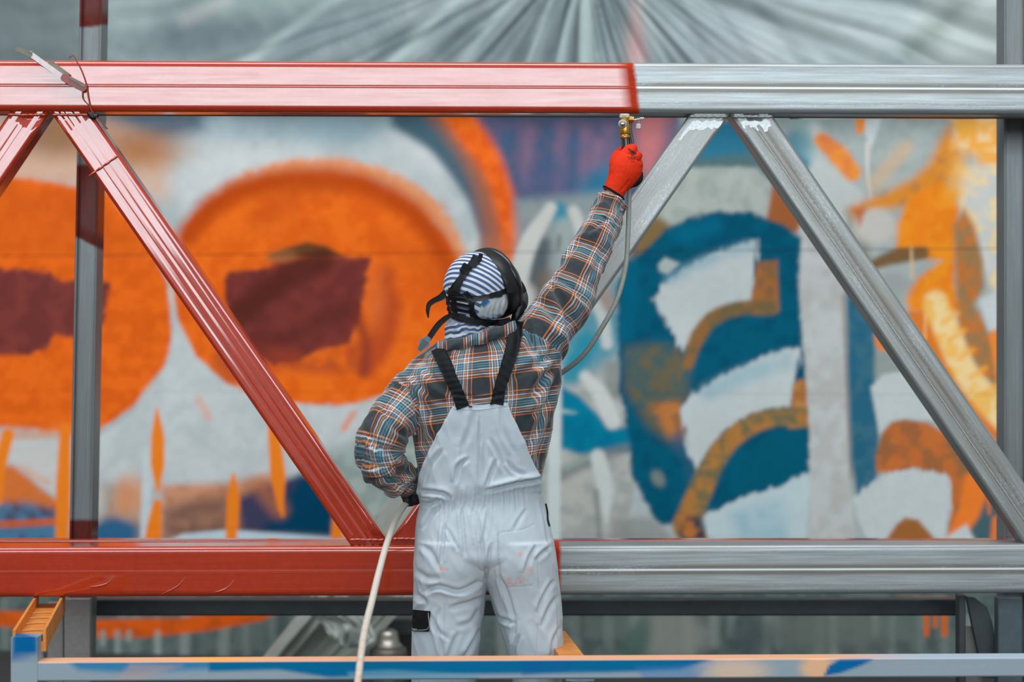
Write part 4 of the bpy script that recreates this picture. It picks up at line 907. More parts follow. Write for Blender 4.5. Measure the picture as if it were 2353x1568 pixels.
# body: one continuous surface, mostly under the clothes
bp = [ptube([(1076, 850, 5.62, .08), (1095, 960, 5.62, .095), (1100, 1080, 5.62, .095), (1105, 1180, 5.63, .105), (1110, 1230, 5.63, .095)], 40, 24),
      ptube([(1085, 830, 5.62, .05), (1080, 780, 5.62, .048), (1092, 720, 5.62, .047)], 16),
      ptube([(1000, 870, 5.62, .055), (1200, 835, 5.62, .06)], 16),
      ptube([(1195, 850, 5.62, .052), (1262, 745, 5.66, .045), (1318, 645, 5.71, .040), (1350, 580, 5.74, .038), (1392, 480, 5.80, .027), (1410, 444, 5.818, .0245), (1420, 424, 5.822, .020)], 60, sqa=.85),
      ptube([(990, 880, 5.62, .05), (930, 930, 5.58, .044), (878, 1030, 5.54, .036), (900, 1090, 5.60, .034), (938, 1116, 5.69, .026), (950, 1122, 5.71, .026)], 50),
      ptube([(1062, 1260, 5.63, .075), (1036, 1400, 5.63, .060), (1024, 1560, 5.62, .052), (1018, 1700, 5.64, .048), (1008, 1900, 5.66, .038), (1008, 1950, 5.66, .036)], 60),
      ptube([(1160, 1260, 5.63, .075), (1210, 1400, 5.63, .060), (1234, 1560, 5.62, .052), (1242, 1700, 5.64, .048), (1245, 1900, 5.66, .038), (1245, 1950, 5.66, .036)], 60),
      ball(hd(0, -.006, .012), (.076, .088, .098), 20, 28, HR), ball(hd(0, .052, -.05), (.050, .036, .048), 14, 18, HR), ball(hd(0, .084, -.012), (.011, .016, .022), 10, 12, HR),
      ball(hd(0, .082, -.042), (.022, .010, .009), 10, 12, HR), ball(hd(.03, .074, .014), (.014, .01, .009), 8, 10, HR), ball(hd(-.03, .074, .014), (.014, .01, .009), 8, 10, HR), ball(hd(0, .076, .034), (.045, .012, .010), 10, 12, HR),
      ball(hd(.076, -.005, -.005), (.008, .018, .03), 8, 10, HR), ball(hd(-.076, -.005, -.005), (.008, .018, .03), 8, 10, HR)]
for sx, xx in ((-1, 1008), (1, 1245)):
    a = P(xx, 1950, 5.66); bp.append(tube([a, a+[0, .02, -.05], a+[sx*.01, .10, -.062], a+[sx*.02, .17, -.07]], [.038, .042, .038, .026], 20, 16))
V, Fc, N = remesh(bp, .006, 4)
person = mk('person', V, Fc, SKIN, None, loc=foot)
tag(person, 'painter in plaid shirt and white bib overalls, seen from behind with right arm raised', 'person')
for sx in (-1, 1):
    V, Fc = ball(hd(sx*.03, .083, .014), (.010, .006, .006), 8, 12, HR); mk('eye', V, Fc, simple('eye', (60, 45, 35), .2), person)
bm_ = simple('brown_boot_leather', (70, 52, 40), .5, nscale=50)
for sx, xx in ((-1, 1008), (1, 1245)):
    a = P(xx, 1950, 5.66); a[2] = 0
    V, Fc, N = remesh([tube([a+[0, 0, .15], a+[0, 0, .07], a+[0, .01, .045]], [.048, .05, .045], 16, 20), tube([a+[0, -.03, .045], a+[sx*.01, .10, .045], a+[sx*.02, .19, .040]], [.042, .046, .038], 20, 20), box(a+[-.048, -.06, 0], a+[.048+sx*.01, .22, .02], .008)], .006, 3)
    mk('boot', V, Fc, bm_, person)

# shirt
SR = [(1205, 842, 5.62, .086), (1232, 792, 5.63, .084), (1266, 740, 5.66, .073), (1300, 692, 5.69, .068), (1326, 640, 5.715, .064), (1349, 592, 5.74, .059), (1375, 538, 5.77, .053), (1395, 490, 5.80, .045), (1409, 455, 5.815, .041)]
SL = [(955, 902, 5.61, .074), (920, 938, 5.575, .068), (888, 985, 5.545, .065), (873, 1032, 5.535, .062), (884, 1076, 5.56, .057), (914, 1098, 5.625, .050), (946, 1110, 5.70, .041)]
torso_rows = [(752, 1062, 1168, 5.57, 5.67), (770, 1036, 1205, 5.55, 5.69), (790, 1004, 1232, 5.53, 5.71), (812, 974, 1258, 5.51, 5.73), (835, 944, 1285, 5.50, 5.74), (860, 922, 1290, 5.495, 5.745), (900, 918, 1284, 5.49, 5.75), (950, 938, 1272, 5.49, 5.75), (1000, 952, 1264, 5.495, 5.75), (1050, 958, 1254, 5.50, 5.75), (1100, 963, 1242, 5.505, 5.745), (1150, 975, 1230, 5.515, 5.74)]
aR = PP(SR); aL = PP(SL)
V, Fc, N = remesh([loft(torso_rows, 90), tube(aR[:, :3], aR[:, 3], 90, 40), tube(aL[:, :3], aL[:, 3], 80, 40)], .0038, 6)
pR = polyl(aR, 120); pL = polyl(aL, 100)
def near(V, p):
    out = np.zeros(len(V), int); dm = np.zeros(len(V))
    for s_ in range(0, len(V), 20000):
        d = np.linalg.norm(V[s_:s_+20000, None]-p[None, :, :3], axis=2); out[s_:s_+20000] = d.argmin(1); dm[s_:s_+20000] = d.min(1)
    return out, dm
iR, dR = near(V, pR); iL, dL = near(V, pL)
px, py = PX(V); front_ = np.clip(-N[:, 1]*2, 0, 1)
tR, nR, bR = frames(pR[:, :3]); tL, nL, bL = frames(pL[:, :3])
# cloth folds: rings around the sleeves, long folds on the back
sRm = ((iR > 14) & (dR < pR[iR, 3]*1.35) & (px > 1195)).astype(float); sLm = ((iL > 10) & (dL < pL[iL, 3]*1.3) & (px < 962)).astype(float)
wR = iR/119.; wL = iL/99.
q = V*1.0
ringf = vn(V[:, 0]*16+9*vn(V[:, 0]*7, V[:, 1]*7, V[:, 2]*7, 3), V[:, 1]*16, V[:, 2]*30, 8)
rf = 1-np.abs(ringf)*2.2
disp = .0045*fbm(V[:, 0]*12, V[:, 1]*12, V[:, 2]*12, 2, 3)+.0040*(1-2*np.abs(fbm(V[:, 0]*22+V[:, 2]*8, V[:, 1]*22, V[:, 2]*14, 5, 2)))
def sl_fold(V, i, p, t, n, b, m, amp, fr, seed):
    r = V-p[i, :3]; s_ = i/len(p)*1.0; ang = np.arctan2((r*b[i]).sum(1), (r*n[i]).sum(1)); L = np.linalg.norm(np.diff(p[:, :3], axis=0), axis=1).sum()
    along = np.r_[0, np.cumsum(np.linalg.norm(np.diff(p[:, :3], axis=0), axis=1))][i]+(r*t[i]).sum(1)
    a = along*fr+1.1*np.sin(ang+seed)+.7*vn(ang*1.2, along*6, 0, seed)
    f = 1-np.abs(vn(a, 0.3*np.sin(ang*1.0)+5, 0, seed+1))*2.4
    return amp*np.clip(f, -1, 1)*m, along, ang
dRf, alR, anR = sl_fold(V, iR, pR, tR, nR, bR, sRm, 1.0, 26, 11); dLf, alL, anL = sl_fold(V, iL, pL, tL, nL, bL, sLm, 1.0, 28, 23)
ampR = .005+.008*np.exp(-((wR-.42)/.12)**2)+.002*np.exp(-((wR-.12)/.1)**2); ampL = .006+.009*np.exp(-((wL-.60)/.16)**2)
disp = disp+dRf*ampR+dLf*ampL
str_ = [([(1255, 646), (1275, 669), (1305, 734), (1309, 788)], 9, .010), ([(1262, 640), (1300, 655), (1345, 700)], 7, .007), ([(1222, 690), (1262, 712), (1290, 760)], 8, .006), ([(1250, 860), (1225, 800), (1215, 750)], 8, .006),
        ([(1278, 838), (1252, 864), (1213, 922)], 8, .008), ([(1275, 788), (1259, 818), (1183, 864)], 8, .006), ([(1279, 864), (1248, 933), (1213, 960)], 7, .007), ([(1272, 900), (1230, 990), (1215, 1030)], 8, .006), ([(1262, 960), (1240, 1040), (1240, 1080)], 7, .005),
        ([(1188, 730), (1192, 760), (1186, 820)], 7, .006), ([(903, 864), (934, 883), (953, 933), (957, 975)], 5, .006), ([(968, 822), (991, 864), (1037, 906)], 8, .005), ([(948, 860), (985, 905), (1030, 925)], 7, .004), ([(1040, 905), (1110, 915), (1180, 900)], 3, .003),
        ([(838, 980), (876, 1029), (926, 1033)], 8, .008), ([(930, 1037), (945, 1063), (926, 1094)], 7, .009), ([(831, 1056), (869, 1075), (907, 1071)], 7, .008), ([(850, 1100), (880, 1096), (920, 1120)], 6, .007), ([(880, 930), (905, 985), (940, 1005)], 8, .007),
        ([(960, 960), (975, 1020), (968, 1080)], 8, .006), ([(985, 930), (1000, 980), (980, 1050)], 8, .005), ([(1345, 640), (1370, 615), (1385, 570)], 8, .004), ([(1350, 540), (1372, 520), (1400, 500)], 5, .004), ([(1376, 500), (1400, 505), (1428, 520)], 3, .004)]
disp += 1.4*crease(px, py, str_)*front_
V = V+N*np.clip(disp, -.016, .013)[:, None]
Fq = np.asarray(Fc); cutp = P(1407, 459, 5.812); cf = V[Fq].mean(1); Fq = Fq[~(((cf-cutp)@tR[-1] > 0) & (cf[:, 2] > 1.75) & (cf[:, 0] > .22))]
fc = V[Fq].mean(1); fi = Fq[:, 0]
isR = (sRm[Fq].mean(1) > .5); isL = (sLm[Fq].mean(1) > .5)&~isR
def wrapa(a, c): return c+(a-c+PI) % (2*PI)-PI
tcx = P(1100, 900, 5.62); phi = np.arctan2((V[:, 0]-tcx[0])/.20, -(V[:, 1]-tcx[1])/.13)
fphi = np.arctan2((fc[:, 0]-tcx[0])/.20, -(fc[:, 1]-tcx[1])/.13)
UV = np.zeros(Fq.shape+(2,))
def camang(an, p, n, b, i):      # rotate so that the wrap lies away from the camera
    vx = -n[i][:, 1]; vy = -b[i][:, 1]; a0 = np.arctan2(vy, vx); return (an-a0+PI) % (2*PI)-PI
aRc = camang(anR, pR, nR, bR, iR); aLc = camang(anL, pL, nL, bL, iL)
for k in range(4):
    v = Fq[:, k]; u = wrapa(phi[v], fphi)*.195; zz = V[v, 2]-.11*V[v, 0]
    UV[:, k, 0] = u; UV[:, k, 1] = zz
    cR = wrapa(aRc[v], aRc[fi]); cL = wrapa(aLc[v], aLc[fi])
    UV[isR, k, 0] = cR[isR]*.060+.03; UV[isR, k, 1] = alR[v][isR]
    UV[isL, k, 0] = cL[isL]*.062+.07; UV[isL, k, 1] = alL[v][isL]+.05
shirt = mk('shirt', V, Fq, PLAID, person, uv=UV.reshape(-1, 2)); shirt['label'] = 'plaid flannel shirt in charcoal, teal, orange and white'
SV, SF = V, Fq; BS = bvh(V, Fq)
# collar: a folded band round the neck
n = 90; ring = []
tops = polyl([(1004, 784, 0), (1030, 781, 0), (1060, 776, 0), (1100, 766, 0), (1135, 755, 0), (1168, 744, 0), (1184, 738, 0)], 50)[:, :2]; bots = polyl([(999, 806, 0), (1030, 806, 0), (1055, 803, 0), (1106, 791, 0), (1140, 781, 0), (1170, 772, 0), (1190, 762, 0)], 50)[:, :2]
V = []; rows = 7
for j in range(50):
    t = j/49*2-1; D = 5.618-.105*math.sqrt(max(0, 1-(t*.96)**2))
    hb_ = hit(BS, *bots[j]); Db = min(D, hb_[0][1]-YC-.004) if hb_ is not None else D
    for r_ in range(rows):
        f = r_/(rows-1); x, y = tops[j]*(1-f)+bots[j]*f; bul = -.009*math.sin(PI*min(1, f*1.1))
        V.append(P(x, y+1.5*math.sin(j*.5), (D+.010)*(1-f)+Db*f+bul+.002*math.sin(j*.7+r_)))
V = np.array(V)
nb = 30; Vb = []
for j in range(nb):                                   # front half, round the throat
    a = PI*(j+1)/(nb+1); x = (tops[-1][0]+tops[0][0])/2+(tops[-1][0]-tops[0][0])/2*math.cos(a); yt = tops[-1][1]*(1+math.cos(a))/2+tops[0][1]*(1-math.cos(a))/2
    for r_ in range(rows):
        f = r_/(rows-1); Vb.append(P(x, yt+f*26, 5.60+.09*math.sin(a)))
V = np.concatenate([V, Vb]); nn = 50+nb; Fc = grid_faces(nn, rows, cu=True)
V2 = V.copy(); cc = V.mean(0); dn = V-cc; dn[:, 2] = 0; dn /= np.linalg.norm(dn, axis=1)[:, None]; V2 = V-dn*.004; m = len(V)
Fa = Fc+[[a+m for a in f[::-1]] for f in Fc]+[[i*rows, i*rows+m, ((i+1) % nn)*rows+m, ((i+1) % nn)*rows] for i in range(nn)]+[[i*rows+rows-1, ((i+1) % nn)*rows+rows-1, ((i+1) % nn)*rows+rows-1+m, i*rows+rows-1+m] for i in range(nn)]
Va = np.concatenate([V, V2]); pxc, pyc = PX(Va); mk('collar', Va, Fa, PLAID, shirt, uv=vuv(np.c_[pxc/800., -(pyc+.28*pxc)/800.+.02], Fa))
def strip(B, pts, wd, off, th, n=60, k=5, ruche=0.0, Dfree=None, rfreq=1.1, taper=False):
    """ribbon laid over a surface along a line in the photo; free ribbons carry their own distance"""
    p = polyl(np.array([(x, y, 0) for x, y in pts], float), n)[:, :2]; w_ = np.interp(np.linspace(0, 1, n), np.linspace(0, 1, len(np.atleast_1d(wd))), np.atleast_1d(wd)) if np.ndim(wd) else np.full(n, wd)
    t = np.gradient(p, axis=0); t /= np.linalg.norm(t, axis=1)[:, None]; nr = np.c_[-t[:, 1], t[:, 0]]
    Dg = np.full((n, k), np.nan)
    for i in range(n):
        for j in range(k):
            x, y = p[i]+nr[i]*w_[i]*(j/(k-1)-.5)
            if Dfree is not None: Dg[i, j] = np.interp(i/(n-1), np.linspace(0, 1, len(Dfree)), Dfree)
            else:
                h_ = hit(B, x, y)
                if h_ is not None: Dg[i, j] = h_[0][1]-YC
    if np.isnan(Dg).any():
        ok = ~np.isnan(Dg); gi, gj = np.nonzero(ok)
        for i, j in zip(*np.nonzero(~ok)):
            q_ = np.argmin((gi-i)**2+((gj-j)*2)**2); Dg[i, j] = Dg[gi[q_], gj[q_]]+.006
    for _ in range(2): Dg[1:-1] = (Dg[:-2]+2*Dg[1:-1]+Dg[2:])/4
    Dg = np.minimum(Dg, Dg.mean(1, keepdims=True)+.03)
    V = []
    for i in range(n):
        for j in range(k):
            x, y = p[i]+nr[i]*w_[i]*(1+ruche*12*math.sin(i*rfreq*1.3))*(j/(k-1)-.5); V.append(P(x, y, Dg[i, j]-off-th-ruche*(1+math.sin(i*rfreq+j*.5))))
    V = np.array(V); m = len(V); V2 = V+[0, th, 0]; Fc = grid_faces(n, k)
    Fc = Fc+[[a+m for a in f[::-1]] for f in Fc]
    bd = [(j+1, j) for j in range(k-1)]+[((n-1)*k+j, (n-1)*k+j+1) for j in range(k-1)]+[(i*k, (i+1)*k) for i in range(n-1)]+[((i+1)*k+k-1, i*k+k-1) for i in range(n-1)]
    return np.concatenate([V, V2]), Fc+[[a, b, b+m, a+m] for a, b in bd]
# cuff edge and button
V, Fc = ball(P(1429, 484, 5.765), (.006, .003, .006), 8, 14); mk('button', V, Fc, simple('grey_button', (92, 96, 100), .3), shirt)

# overalls
ov_rows = [(1084, 970, 1235, 5.50, 5.75), (1120, 963, 1242, 5.49, 5.75), (1152, 966, 1246, 5.492, 5.75), (1200, 957, 1261, 5.48, 5.76), (1250, 954, 1271, 5.47, 5.77), (1285, 953, 1276, 5.478, 5.765), (1305, 956, 1274, 5.52, 5.73), (1322, 975, 1255, 5.58, 5.68)]
lg = [(1240, 955, 1150, 5.474, 5.77), (1300, 952, 1146, 5.474, 5.77), (1345, 952, 1121, 5.49, 5.765), (1400, 951, 1112, 5.50, 5.76), (1450, 949, 1106, 5.50, 5.75), (1515, 948, 1098, 5.51, 5.745), (1600, 948, 1090, 5.52, 5.74), (1750, 952, 1082, 5.55, 5.75), (1940, 958, 1070, 5.59, 5.75)]
rg = [(1240, 1082, 1270, 5.474, 5.77), (1300, 1088, 1279, 5.474, 5.77), (1345, 1118, 1284, 5.49, 5.765), (1400, 1135, 1290, 5.50, 5.76), (1450, 1151, 1293, 5.50, 5.75), (1515, 1172, 1291, 5.51, 5.745), (1600, 1180, 1290, 5.52, 5.74), (1750, 1185, 1292, 5.55, 5.75), (1940, 1190, 1300, 5.59, 5.75)]
# bib
bl = [(1040, 934), (1028, 957), (1009, 990), (989, 1030), (975, 1062), (963, 1098), (959, 1135)]; br_ = [(1166, 925), (1175, 950), (1191, 986), (1207, 1020), (1221, 1056), (1238, 1096), (1243, 1130)]
bl = polyl(np.array([(x, y, 0) for x, y in bl], float), 60)[:, :2]; br_ = polyl(np.array([(x, y, 0) for x, y in br_], float), 60)[:, :2]
V = []; nb = 50
for i in range(60):
    for j in range(nb):
        t = j/(nb-1); x, y = bl[i]*(1-t)+br_[i]*t; y += 2.5*math.sin(t*PI)*(1-i/59)
        row = smooth_table(np.array([r[0] for r in torso_rows]), np.array([r[1:] for r in torso_rows]), np.array([y]))[0]
        cx_ = (row[0]+row[1])/2; rx = (row[1]-row[0])/2*1.04+4; u = min(.985, abs(x-cx_)/rx); Dc = (row[2]+row[3])/2; ry = (row[3]-row[2])/2
        D = Dc-ry*(1-u**2.3)**(1/2.3)-.010-.010*(i/59)
        V.append(P(x, y, D))
V = np.array(V); m = len(V); V2 = V+[0, .020, 0]; Fg = grid_faces(60, nb); k = nb; n = 60
Fc = Fg+[[a+m for a in f[::-1]] for f in Fg]
bd = [(j+1, j) for j in range(k-1)]+[((n-1)*k+j, (n-1)*k+j+1) for j in range(k-1)]+[(i*k, (i+1)*k) for i in range(n-1)]+[((i+1)*k+k-1, i*k+k-1) for i in range(n-1)]
Fc += [[a, b, b+m, a+m] for a, b in bd]
V, Fc, N = remesh([(np.concatenate([V, V2]), Fc), loft(ov_rows, 70), loft(lg, 110), loft(rg, 110)], .0036, 5)
px, py = PX(V); fr = np.clip(-N[:, 1]*2.2, 0, 1)
d = .003*fbm(V[:, 0]*9, V[:, 1]*9, V[:, 2]*6, 61, 3)+.0024*(1-2*np.abs(fbm(V[:, 0]*26+V[:, 2]*9, V[:, 1]*20, V[:, 2]*12, 62, 2)))
# elastic gathers at the waist
wy = 1152-.14*(px-1100); g = np.exp(-((py-wy)/22)**2)*sstep(990, 1030, px)*(1-sstep(1185, 1225, px))
ph = (px+5*vn(px/30, py/60, 0, 66)+(py-wy)*.15*np.sin(px/40))/11.5
d += g*(.0036*np.sin(ph*2*PI)-.004)+.0016*np.exp(-((py-wy)/48)**2)*np.sin(ph*PI+1)*sstep(985, 1030, px)*(1-sstep(1185, 1235, px))
d += .004*np.exp(-((py-wy+34)/16)**2)
oc = [([(1242, 1101), (1191, 1109), (1148, 1120), (1119, 1127)], 5, .016), ([(970, 1128), (1000, 1131), (1022, 1136), (1034, 1146)], 5, .012),
      ([(1017, 1033), (988, 1072), (974, 1116)], 6, .006), ([(1075, 1054), (1054, 1072), (1048, 1108)], 5, .008), ([(1101, 960), (1099, 1050), (1097, 1138)], 3, .006), ([(1112, 1020), (1108, 1080), (1106, 1138)], 4, .005),
      ([(1128, 1010), (1146, 1050), (1160, 1085)], 5, .006), ([(1140, 1056), (1126, 1094), (1114, 1125)], 5, .007), ([(1068, 1010), (1060, 1060), (1062, 1120)], 6, .004), ([(1165, 1060), (1180, 1080), (1208, 1092)], 5, .006), ([(1090, 945), (1082, 980), (1060, 1030)], 7, .004),
      ([(1150, 940), (1156, 990), (1180, 1040)], 6, .004), ([(1010, 1150), (990, 1158), (968, 1156)], 5, .007), ([(1018, 1158), (996, 1180), (974, 1216)], 5, .007), ([(1022, 1205), (1018, 1250), (1014, 1292)], 4, .008), ([(1028, 1215), (1040, 1240), (1052, 1262)], 4, .005),
      ([(1060, 1172), (1064, 1220), (1069, 1278)], 4, .006), ([(1094, 1178), (1108, 1254), (1114, 1345)], 4, .009), ([(1080, 1165), (1092, 1215), (1096, 1250)], 4, .005), ([(1122, 1170), (1116, 1210), (1108, 1250)], 4, .005), ([(1130, 1250), (1122, 1290), (1117, 1330)], 5, .008),
      ([(1144, 1200), (1146, 1260), (1148, 1320), (1160, 1380)], 3, .004), ([(974, 1362), (1003, 1349), (1054, 1359), (1104, 1337)], 6, .009), ([(958, 1310), (975, 1325), (1010, 1330)], 7, .005), ([(956, 1365), (976, 1388), (962, 1408)], 7, .009),
      ([(965, 1250), (990, 1270), (1010, 1305)], 7, .005), ([(1116, 1372), (1082, 1384), (1034, 1398)], 7, .007), ([(1104, 1445), (1085, 1478), (1068, 1510)], 6, .008), ([(1052, 1456), (1040, 1486), (1030, 1515)], 6, .005), ([(992, 1416), (1006, 1456), (1018, 1510)], 5, .007), ([(1010, 1400), (1000, 1440), (1030, 1470)], 5, .004),
      ([(1127, 1376), (1140, 1416), (1168, 1428), (1184, 1434)], 5, .008), ([(1184, 1427), (1182, 1455), (1180, 1475)], 4, .006), ([(1192, 1460), (1184, 1485), (1180, 1515)], 5, .007), ([(1150, 1325), (1166, 1366), (1184, 1427)], 5, .006), ([(1232, 1254), (1216, 1285), (1206, 1318)], 5, .005), ([(1266, 1256), (1248, 1270), (1230, 1288)], 5, .006),
      ([(1272, 1335), (1250, 1370), (1236, 1408)], 5, .006), ([(1282, 1370), (1262, 1400), (1245, 1440)], 6, .005), ([(1242, 1150), (1252, 1200), (1264, 1260)], 4, .004), ([(1100, 1400), (1080, 1430), (1050, 1440)], 7, .004), ([(1210, 1170), (1190, 1200), (1180, 1220)], 5, .003), ([(1286, 1440), (1270, 1480), (1268, 1512)], 5, .005)]
oc = [(p_, w_*.85, a_) for p_, w_, a_ in oc]; d += 1.05*crease(px, py, oc)*fr
# seams
def seamline(pts, w_=1.5): dd, _, r = segdist(px, py, np.array(pts, float)); return np.exp(-(dd/w_)**2)*fr
seam = np.clip(seamline([(1145, 1225), (1148, 1330), (1165, 1350), (1222, 1346)])+seamline([(1145, 1225), (1200, 1218), (1228, 1205)])+seamline([(1236, 1270), (1238, 1380), (1232, 1515)])+seamline([(1100, 935), (1100, 1140)])+seamline([(1042, 942), (1166, 934)])+seamline([(1022, 1390), (1020, 1515)])+seamline([(1008, 1000), (982, 1060), (970, 1110)])+seamline([(1280, 1380), (1284, 1510)]), 0, 1)
d -= .0016*seam
st_ = np.zeros(len(V))
for x, y, r in ((1014, 1307, 4), (1021, 1308, 3), (1028, 1308, 2), (1196, 1274, 4.5), (1138, 1311, 1.6), (1147, 1310, 1.4), (1155, 1309, 1.6), (1170, 1331, 3.6), (1171, 1340, 3.4), (1178, 1343, 2.6), (1186, 1340, 3), (1192, 1330, 3.2), (1196, 1338, 3.2), (1203, 1331, 1.6), (1212, 1333, 2.4), (1209, 1317, 3), (1213, 1310, 3), (1217, 1306, 2.6), (1222, 1312, 1.8), (1224, 1318, 1.6), (1090, 1300, 1)):
    st_ = np.maximum(st_, np.exp(-((px-x)**2+(py-y)**2)/(r*r*1.4))*(.75+.3*vn(px/3, py/3, 0, 4)))
V = V+N*np.clip(d, -.02, .014)[:, None]
over = mk('overalls', V, Fc, OVER, person, attrs={'stain': np.clip(st_, 0, 1)*fr*.8, 'seam': seam}); over['label'] = 'white bib overalls with small orange paint stains'
BO = bvh(V, Fc)
V, Fc = join([strip(BO, [(1044, 937), (1100, 937), (1163, 929)], 9, -.001, .003, 60)]); mk('top_hem', V, Fc, OVER, over, attrs={'stain': np.zeros(len(V)), 'seam': np.zeros(len(V))})
for x, y in ((1058, 933.5), (1081, 932), (1130, 926), (1152, 925)):
    V, Fc = strip(BO, [(x-4, y+3), (x+4, y+2.6)], 3.4, .004, .002, 6); mk('stitch', V, Fc, BLACKWEB, over)
V, Fc = strip(BO, [(969, 1404), (967, 1428), (966, 1452)], [41, 40, 38], .003, .006, 24, 9); pk = mk('leg_pocket_flap', V, Fc, BLACKWEB, over); pk['label'] = 'black pocket flap on the left leg'
B2 = bvh(V, Fc); lt = simple('white_lettering', (190, 192, 196), .6)
wt = []
for x, pts in ((947, [(0, -3), (0, 3)]), (951, [(0, 2), (-2, 0), (0, -2), (2, 0), (0, 2)]), (956, [(1, -2), (-1, 0), (1, 2)])):
    wt.append(strip(B2, [(x+a, 1447+b) for a, b in pts], 1.1, .0005, .0006, 10, 3))
V, Fc = join(wt); tag(mk('lettering', V, Fc, lt, pk), kind='stuff')
V, Fc = strip(B2, [(984, 1408), (983, 1445), (952, 1449)], .9, .0005, .0006, 40, 3); mk('stitching', V, Fc, lt, pk)
V, Fc = strip(BO, [(1254, 1158), (1258, 1178), (1259, 1196), (1263, 1210)], 4, .000, .003, 24); mk('side_opening', V, Fc, BLACKWEB, over)
# braces
for pts, w_ in (([(1004, 800), (1022, 835), (1037, 872), (1052, 905), (1064, 938)], [30, 32, 29, 28, 31]), ([(1187, 738), (1183, 770), (1174, 812), (1162, 852), (1150, 888), (1142, 930)], [30, 31, 31, 29, 27, 30])):
    V, Fc = strip(BS, pts, w_, .006, .004, 110, 9, ruche=.0007, rfreq=.62); o = mk('brace', V, Fc, BLACKWEB, over)

# hood
a_ax = np.array([.36, .42, .82]); a_ax /= np.linalg.norm(a_ax)
def hood():
    V, Fc, N = remesh([ball(hd(0, -.004, .010), (.094, .106, .104), 30, 40, HR), ball(P(1098, 690, 5.60), (.088, .085, .072), 24, 30), ptube([(1078, 812, 5.61, .066), (1074, 770, 5.605, .064), (1080, 735, 5.60, .062)], 20, 30)], .0036, 8)
    px, py = PX(V)
    neck = sstep(728, 742, py+.18*(px-1060)); d = .0012*fbm(V[:, 0]*40, V[:, 1]*40, V[:, 2]*40, 5, 2)
    d += neck*.0035*(1-2*np.abs(fbm(px/34+py/30, py/11-px/60, 0, 9, 2)))
    d += crease(px, py, [([(1118, 700), (1112, 725), (1108, 740)], 2.5, .002), ([(1130, 700), (1122, 725), (1118, 738)], 2.5, .002), ([(1142, 690), (1134, 720), (1130, 740)], 2.5, .0025), ([(1154, 690), (1148, 715), (1142, 738)], 2.5, .002), ([(1164, 690), (1158, 715), (1156, 735)], 2.5, .002), ([(1040, 735), (1056, 748), (1060, 765)], 4, .004), ([(1050, 738), (1080, 750), (1105, 752)], 4, .004)])
    V = V+N*d[:, None]
    s1 = (V-HC)@a_ax/.0150; s2 = (V[:, 2]+.004*vn(px/22, py/30, 0, 3)-.12*V[:, 0]+.0035*vn(px/9, py/14, 0, 6))/.0142; st = s1*(1-neck)+s2*neck
    pl = sstep(-3, 3, (px-1094)-(732-py)*.42)*sstep(672, 680, py+(px-1100)*.12)*(1-neck)*(py < 760)
    loc = (V-HC)@HR; fq = np.asarray(Fc); lf = loc[fq].mean(1); keep = ~((lf[:, 1] > .040-.35*np.abs(lf[:, 0])) & (lf[:, 2] > -.050) & (lf[:, 2] < .105) & (lf[:, 1] > .012))
    return V, fq[keep], st, pl
V, Fc, st, pl = hood()
hoodo = mk('hood', V, Fc, STRIPE, person, attrs={'stripe': st+.5, 'plain': pl}); hoodo['label'] = 'navy and white striped cloth hood and neck'
BH = bvh(V, Fc)
blue_l = simple('blue_tape', (30, 92, 140), .35); V, Fc = strip(BH, [(1108, 703), (1122, 690)], [11, 12], .001, .002, 12); mk('label_tape', V, Fc, blue_l, hoodo)

# respirator mask with its head harness
mask = bpy.data.objects.new('respirator_mask', None); C.objects.link(mask); mask.parent = person; mask.location = Vector(HC)-person.location; mask['label'] = 'black full face respirator with head harness'
# face frame
mc = hd(-.002, .030, -.006)
def ringpath(rx, rz, dy, n=80, tilt=0.0):
    a = np.arange(n)/n*2*PI; return np.array([mc+HR@np.array([rx*math.sin(t), dy-.028*abs(math.sin(t))**2, rz*math.cos(t)]) for t in a])
def ringmesh(path, prof):
    n = len(path); c_ = path.mean(0); V = []
    for p in path:
        o = p-c_; o -= fdir*np.dot(o, fdir); o /= np.linalg.norm(o)
        V += [p+o*u+fdir*v for u, v in prof]
    return np.array(V), grid_faces(n, len(prof), cu=True, cv=True)
V, Fc = ringmesh(ringpath(.100, .093, .026), [(.009*math.cos(a)+.002, .027*math.sin(a)) for a in np.arange(12)/12*2*PI]); mk('face_seal', V, Fc, RUBBER, mask)
V, Fc = ringmesh(ringpath(.106, .099, .052), [(.006*math.cos(a), .009*math.sin(a)) for a in np.arange(10)/10*2*PI]); mk('frame_ring', V, Fc, GLOSSB, mask)
lens = M_('clear_visor'); lens.set(Base_Color=(.9, .93, .95, 1), Roughness=.05, Transmission_Weight=.9, IOR=1.45)
V, Fc = ball(mc+fdir*.040, (.096, .052, .090), 24, 40, HR); lc = (V-mc)@HR; q_ = [f for f in Fc if np.mean([lc[i][1] for i in f]) > .040]; mk('visor', V, q_, lens.m, mask)
for sx in (-1, 1):
    V, Fc = lathe([(.0, 0), (.030, .0), (.034, .004), (.034, .030), (.030, .034), (0, .034)], mc+HR@np.array([sx*.046, .052, -.060]), HR@np.array([sx*.45, .8, -.35]), 28); mk('filter', V, Fc, simple('filter_grey', (60, 62, 64), .5), mask)
V, Fc = lathe([(0, 0), (.026, 0), (.028, .01), (.022, .026), (0, .03)], mc+HR@np.array([0, .080, -.060]), fdir, 24); mk('valve', V, Fc, RUBBER, mask)
V, Fc, N = remesh([ptube([(1186, 640, 5.66, .010), (1197, 670, 5.67, .017), (1194, 705, 5.66, .018), (1184, 734, 5.65, .013), (1174, 746, 5.60, .010)], 24, 16)], .003, 2); mk('side_pod', V, Fc, RUBBER, mask)
